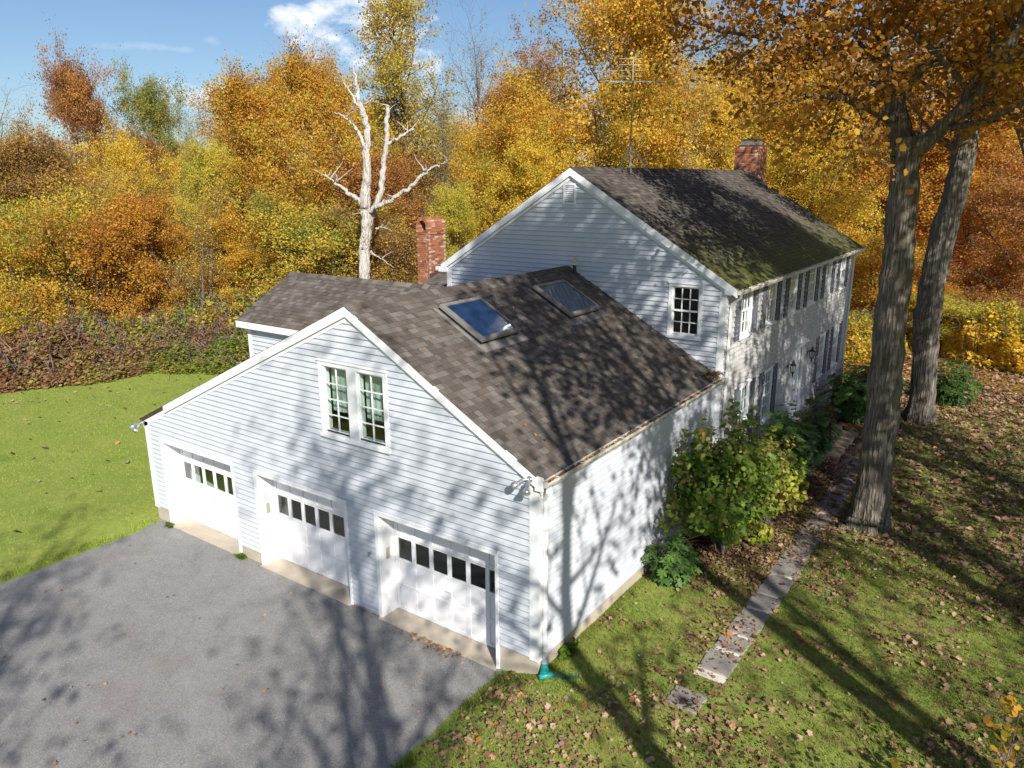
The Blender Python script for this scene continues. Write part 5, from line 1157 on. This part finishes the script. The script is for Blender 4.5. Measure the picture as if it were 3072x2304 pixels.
# ------------------------------------------------------------------ shrubs by the house
def shrub_mesh(seed, rx, ry, h, n, leaf, shape, rosette=0, stems=16, hollow=.55, lump=.25):
    rs = np.random.RandomState(seed); T = Tubes(); C = []; N_ = []; K = []
    nb = 26; lob = rs.normal(0, 1, (nb, 3)); lob[:, 2] = np.abs(lob[:, 2]); lob /= np.linalg.norm(lob, axis=1)[:, None]
    for i in range(stems):
        a = rs.uniform(0, 6.28); q = rs.uniform(.1, .9); e = np.array([math.cos(a) * rx * q, math.sin(a) * ry * q, h * rs.uniform(.7, .98) * (1 - .3 * q * q)]); P = np.array([e * [.12, .12, 0], e * [.35, .35, .4], e * [.7, .7, .75], e]); T.add(P, np.array([.022, .017, .012, .005]), 5)
        for b in range(4): s = P[2] + (P[3] - P[2]) * rs.uniform(-.5, .8); T.add(np.array([s, s + rs.normal(0, .16, 3) + [0, 0, .1], s + rs.normal(0, .3, 3) + [0, 0, .2]]), np.array([.008, .006, .003]), 3)
    m_ = n // (rosette or 1); d = rs.normal(0, 1, (m_, 3)); d[:, 2] = d[:, 2] * .9 + .35; d /= np.linalg.norm(d, axis=1)[:, None]
    bump = np.max(np.exp(-((d[:, None, :] - lob[None]) ** 2).sum(2) * 9), 1); r = (1 - lump + lump * 1.35 * bump) * np.where(rs.uniform(0, 1, m_) < hollow, rs.uniform(.88, 1.05, m_), rs.uniform(.35, .95, m_))
    c = d * r[:, None] * [rx, ry, h * .62] + [0, 0, h * .36]; ok = c[:, 2] > .05; c = c[ok]; d = d[ok]; cl = np.clip(bump[ok] * .6 + rs.uniform(0, .5, len(c)), 0, 1)
    if rosette:
        cc = np.repeat(c, rosette, 0); ph = np.tile(np.arange(rosette) * 2 * math.pi / rosette, len(c)) + np.repeat(rs.uniform(0, 6.28, len(c)), rosette); ax = np.repeat(d * .6 + [0, 0, .7], rosette, 0); ax /= np.linalg.norm(ax, axis=1)[:, None]
        x = np.cross(ax, [.3, .9, .1]); x /= np.linalg.norm(x, axis=1)[:, None]; y = np.cross(ax, x); t = x * np.cos(ph)[:, None] + y * np.sin(ph)[:, None] - ax * .12; nn = ax + rs.normal(0, .12, ax.shape)
        V, F, A = leaves(rs, cc + t * leaf * .55, leaf, shape, nn, t, cl=np.repeat(cl, rosette))
    else:
        nn = d * .6 + rs.normal(0, .6, d.shape) + [0, 0, .5]; V, F, A = leaves(rs, c, leaf, shape, nn, None, cl=cl)
    return T.mesh('stems'), np_mesh('foliage', V, F, A)
PAL.update(viburnum=[(.045, .09, .016), (.08, .155, .022), (.13, .225, .030), (.24, .32, .045), (.48, .36, .10)], rhodo=[(.032, .08, .02), (.06, .13, .03), (.10, .19, .045), (.18, .28, .06)], yew=[(.03, .065, .02), (.06, .12, .025), (.12, .19, .035)], yelsh=[(.13, .20, .026), (.26, .33, .035), (.42, .42, .06), (.50, .33, .09)])
def shrub(name, mesh, loc, leafm, label, s=1., rot=0.): return plant(mesh, name, (loc[0], loc[1], float(gz(loc[0], loc[1])) - .03), s, s, rot, m_leaf('leaves_' + leafm, PAL[leafm], .30, .38, scale=.9), M['palebark'], label, 'shrub', None, ('stems', 'foliage'))
shrub('viburnum', shrub_mesh(61, 1.0, 1.85, 3.2, 9500, .115, BROAD, 0, 34, .42, .62), (1.0, 6.0), 'viburnum', 'largest leafy green shrub climbing against the garage side wall')
shrub('viburnum', shrub_mesh(62, .75, 1.0, 2.3, 2400, .115, BROAD, 0, 26, .4, .6), (1.4, 7.9), 'yelsh', 'yellowing shrub with bare stems right of the largest one')
shrub('rhododendron', shrub_mesh(63, .55, .6, 1.0, 1300, .12, OVAL, 6, 10), (.55, 4.25), 'rhodo', 'low glossy rhododendron at the near end of the bed')
shrub('rhododendron', shrub_mesh(64, .85, 1.3, 2.3, 4600, .15, OVAL, 7, 18, .45, .5), (1.15, 10.2), 'rhodo', 'dark rhododendron between the yellowing shrub and the steps')
shrub('rhododendron', shrub_mesh(65, .65, .85, 2.1, 2400, .15, OVAL, 7, 14, .45, .5), (1.35, 12.4), 'rhodo', 'upright rhododendron just before the front steps')
shrub('rhododendron', shrub_mesh(66, 1.0, 1.6, 2.0, 4200, .16, OVAL, 7, 18, .45, .5), (1.35, 17.3), 'rhodo', 'rhododendron with bare stems just past the front steps')
shrub('yew', shrub_mesh(67, 1.0, 1.6, 1.6, 5000, .11, OVAL, 5, 10), (1.5, 20.4), 'yew', 'dense dark evergreen at the far corner of the house')
shrub('yew', shrub_mesh(68, 1.0, 1.1, 1.7, 3600, .12, OVAL, 5, 10), (3.85, 21.6), 'yew', 'rounded evergreen to the right of the further lawn trunk')
shrub('viburnum', shrub_mesh(69, .35, .4, .55, 500, .10, BROAD, 0, 6), (1.55, 6.9), 'yelsh', 'small tan-leaved shrub low in front of the largest one')
# overhanging branch with yellow leaves in the bottom right corner
def corner_branch():
    rs = np.random.RandomState(9); T = Tubes(); tips = []; base = np.array((6.6, -.7, float(gz(6.6, -.7))))
    for i in range(7):
        a = rs.uniform(0, 6.28); P = bough(rs, base + rs.normal(0, .06, 3) * [1, 1, 0], [math.cos(a) * .35, math.sin(a) * .35, 1], rs.uniform(1.5, 2.3), 6, .10, .0); T.add(P, np.linspace(.016, .005, 7), 6); branch_tree(rs, T, P, np.linspace(.016, .005, 7), 6, 2, .5, .25, tips, lo=.3)
    V, F, A = cloud(rs, tips, 5, .07, .085, BROAD, up=.3); r = setp(empty('sapling', base), 'slender sapling with sparse yellow leaves in the bottom right corner', 'sapling'); link('stems', T.mesh('stems'), M['palebark'], r); link('foliage', np_mesh('foliage', V, F, A), m_leaf('leaves_corner', [(.30, .28, .03), (.52, .34, .03), (.58, .30, .04)]), r)
corner_branch()
# ------------------------------------------------------------------ fallen leaves, debris, grass
def scatter(rs, n, x0, x1, y0, y1): return rs.uniform(x0, x1, n), rs.uniform(y0, y1, n)
FL = m_leaf('fallen_leaves', [(.08, .04, .022), (.16, .085, .045), (.25, .145, .08), (.34, .215, .13), (.48, .35, .24), (.44, .17, .04)], .10, .7, scale=1.2)
def inside_house(x, y): return ((x < .04) & (x > -11.8) & (y > -.05) & (y < 8)) | ((x < .14) & (y >= 7.7) & (y < 21.3) & (x > -8.4))
def fallen():
    rs = np.random.RandomState(100); C = []; S = []
    def put(n, box, prob, lift=.025, size=.043):
        x, y = scatter(rs, n, *box); k = (rs.uniform(0, 1, n) < prob(x, y)) & ~inside_house(x, y) & ~((x < -.55) & (x > -11.5) & (y < .2)); x, y = x[k], y[k]; C.append(np.stack([x, y, gz(x, y) + lift + rs.uniform(0, .05, len(x))], 1)); S.append(np.full(len(x), size))
    cl = lambda x, y, s, q: np.clip(.35 + .9 * vnoise(x, y, s, q) + .4 * vnoise(x, y, s * 3.1, q + 2), .04, 1)
    put(75000, (-.7, 9, -6, 10), lambda x, y: .75 * cl(x, y, .9, 1) * (.45 + .55 * ss(-5, 1.5, y)))
    put(9000, (.05, 2.2, 3.6, 13), lambda x, y: ss(3.6, 5.5, y) * .9); put(3500, (.05, 3.2, 12, 22), lambda x, y: .8 + 0 * x)
    put(42000, (1.8, 12, 8, 24), lambda x, y: .5 + .4 * ss(15, 23, y), size=.075); put(14000, (.5, 16, 22, 36), lambda x, y: .9 + 0 * x, size=.11)
    put(1100, (-29, -11.8, -4, 13), lambda x, y: .25 + .3 * ss(-18, -27, x), size=.09); put(500, (-1.4, -.5, -6, .0), lambda x, y: .6 + 0 * x)
    C = np.concatenate(C); S = np.concatenate(S) * rs.choice((.6, .85, 1., 1.3, 1.75), len(C)); nr = rs.normal(0, .35, C.shape); nr[:, 2] = 1; near = (C[:, 1] < 7) & (C[:, 0] > -1.5)
    root = None
    for nm, k, shp in (('fallen_leaves', near, STAR[[0, 2, 3, 4, 6, 8, 9, 10]]), ('fallen_leaves_far', ~near, DIAM)):
        V, F, A = leaves(rs, C[k], S[k], shp, nr[k], None, fold=.45, svar=.55); o = link(nm, np_mesh(nm, V, F, A), FL, root)
        if root is None: root = setp(o, 'tan and orange fallen leaves strewn over lawn and planting beds', 'leaves', kind='stuff')
        else: o['kind'] = 'stuff'
    x, y = scatter(rs, 75, -11.2, -.8, -9, -.2); C = np.stack([x, y, .03 + 0 * x], 1); e = rs.normal([-2.2, -.18, .03], [.35, .08, .008], (120, 3)); e[:, 1] = np.minimum(e[:, 1], -.11); C = np.concatenate([C, e]); nr = rs.normal(0, .3, C.shape); nr[:, 2] = 1
    V, F, A = leaves(rs, C, .065, STAR, nr, None, fold=.4, svar=.4); setp(link('driveway_leaves', np_mesh('driveway_leaves', V, F, A), FL), 'few dry leaves blown about the grey driveway', 'leaves', kind='stuff')
    y = rs.uniform(-.03, 7.6, 1500); C = np.stack([rs.uniform(.128, .232, 1500), y, 3.742 + rs.uniform(0, .055, 1500)], 1); C2 = rs.normal([.03, 7.45, 3.93], [.09, .18, .02], (260, 3)); C2[:, 2] = np.maximum(C2[:, 2], 6.195 - .562 * (C2[:, 0] + 4.17) + .02); C2[:, 1] = np.minimum(C2[:, 1], 7.7); C = np.concatenate([C, C2])
    V, F, A = leaves(rs, C, .055, STAR, rs.normal(0, .6, C.shape) + [0, 0, 1], None, fold=.5); setp(link('gutter_debris', np_mesh('gutter_debris', V, F, A), FL), 'brown leaves packed in the garage gutter and roof corner', 'leaves', kind='stuff')
    # scattered leaves and twigs on the roofs
    x = rs.uniform(-4, 0.3, 260); y = rs.uniform(8, 21, 260); k = rs.uniform(0, 1, 260) < .25 + .75 * ss(-3.5, 0, x) * ss(9, 18, y); C = np.stack([x, y, MPH - MS * (x - MPX) + .03], 1)[k]; x = rs.uniform(-3.8, 0, 60); y = rs.uniform(.5, 7.6, 60); C2 = np.stack([x, y, HP - SR * (x - XP) + .03], 1); C = np.concatenate([C, C2]); nr = rs.normal(0, .2, C.shape) + [.5, 0, .85]
    V, F, A = leaves(rs, C, .06, STAR, nr, None, fold=.3); setp(link('roof_leaves', np_mesh('roof_leaves', V, F, A), FL), 'scattered pale leaves lying on the shingle roofs', 'leaves', kind='stuff')
fallen()
def grass():
    rs = np.random.RandomState(200)
    def blades(name, boxes, label, mat):
        Vs = []; rn = []
        for n, box, h, w, prob in boxes:
            x, y = scatter(rs, n, *box); k = (rs.uniform(0, 1, n) < prob(x, y)) & ~inside_house(x, y); x, y = x[k], y[k]; m_ = len(x); z = gz(x, y); a = rs.uniform(0, 6.28, m_); hh = h * rs.uniform(.5, 1.3, m_); l = rs.normal(0, .45, (m_, 2)) * hh[:, None]
            c, s = np.cos(a) * w, np.sin(a) * w; r = np.stack([x, y, z - .01], 1); Vs.append(np.stack([r + np.stack([c, s, 0 * c], 1), r - np.stack([c, s, 0 * c], 1), r + np.stack([l[:, 0], l[:, 1], hh], 1)], 1).reshape(-1, 3)); rn.append(np.repeat(rs.uniform(0, 1, m_), 3))
        V = np.concatenate(Vs); F = np.arange(len(V)).reshape(-1, 3); r = np.concatenate(rn); setp(link(name, np_mesh(name, V, F, {'rnd': ('POINT', r), 'cl': ('POINT', rs.uniform(0, 1, len(r)))}), mat), label, 'grass', kind='stuff')
    gm = m_leaf('grass_blades', [(.055, .10, .018), (.12, .18, .026), (.23, .27, .05), (.44, .38, .15)], .30, .6, scale=.5)
    pth = lambda x, y: ~((np.abs(x - 2.43) < .30) & (y > 1.6) & (y < 13)) & ~((x > 2.05) & (x < 2.65) & (y > .52) & (y < 1.05))
    blades('lawn_grass', [(190000, (-.62, 8.5, -6, 8), .062, .008, lambda x, y: (1 - ss(.25, .6, litter(x, y) - .25)) * np.clip(.75 + .7 * vnoise(x, y, .8, 5), .12, 1) * pth(x, y) * ss(-.66, -.56, x + .04 * vnoise(x, y, 3, 1))), (16000, (-.86, -.40, -7, -.02), .075, .007, lambda x, y: np.clip(.25 + 1.1 * vnoise(x, y, 2.3, 7), 0, 1) * ss(-.82, -.55, x + .12 * vnoise(x, y, 4, 2))), (60000, (1.8, 11, 8, 22), .06, .009, lambda x, y: (1 - .8 * ss(14, 22, y)) * pth(x, y))], 'short green grass of the right-hand lawn', gm)
    blades('side_lawn_grass', [(110000, (-29.5, -11.45, -10, 12), .04, .014, lambda x, y: (1 - ss(.3, .6, litter(x, y))) * np.clip(.8 + .5 * vnoise(x, y, .7, 5), .2, 1)), (12000, (-11.75, -11.25, -9, -.2), .085, .010, lambda x, y: np.clip(.3 + 1.1 * vnoise(x, y, 2.3, 3), 0, 1) * ss(-11.3, -11.5, x + .1 * vnoise(x, y, 4, 2)))], 'short bright green grass of the side lawn', m_leaf('side_grass_blades', [(.26, .36, .06), (.31, .41, .07), (.35, .44, .08), (.42, .46, .10)], .30, .6, scale=.4))
    # rough tufts against foundation and drive edge
    rs2 = np.random.RandomState(5)
    for i, (x, y, lab) in enumerate([(-11.05, -.14, 'small green weed by the leftmost garage door'), (-8.12, -.12, 'small green weed between the left and middle garage doors'), (.14, .75, 'leafy weed clump at the garage side foundation')]):
        n = 160 if i < 2 else 620; C = rs2.normal([x, y, .05], [.07, .04, .03], (n, 3)) if i < 2 else np.stack([rs2.normal(.13, .035, n), rs2.normal(.75, .08, n), .26 + rs2.uniform(0, .13, n)], 1); C[:, 2] = np.maximum(C[:, 2], .015)
        if i < 2: C[:, 1] = np.minimum(C[:, 1], -.05)
        else: C[:, 0] = np.maximum(C[:, 0], .05)
        V, F, A = leaves(rs2, C, .055 if i < 2 else .075, BROAD, up=.8); setp(link('weed', np_mesh('weed', V, F, A), m_leaf('leaves_weed', [(.06, .12, .015), (.12, .21, .02), (.20, .28, .03)])), lab, 'weed')
grass()
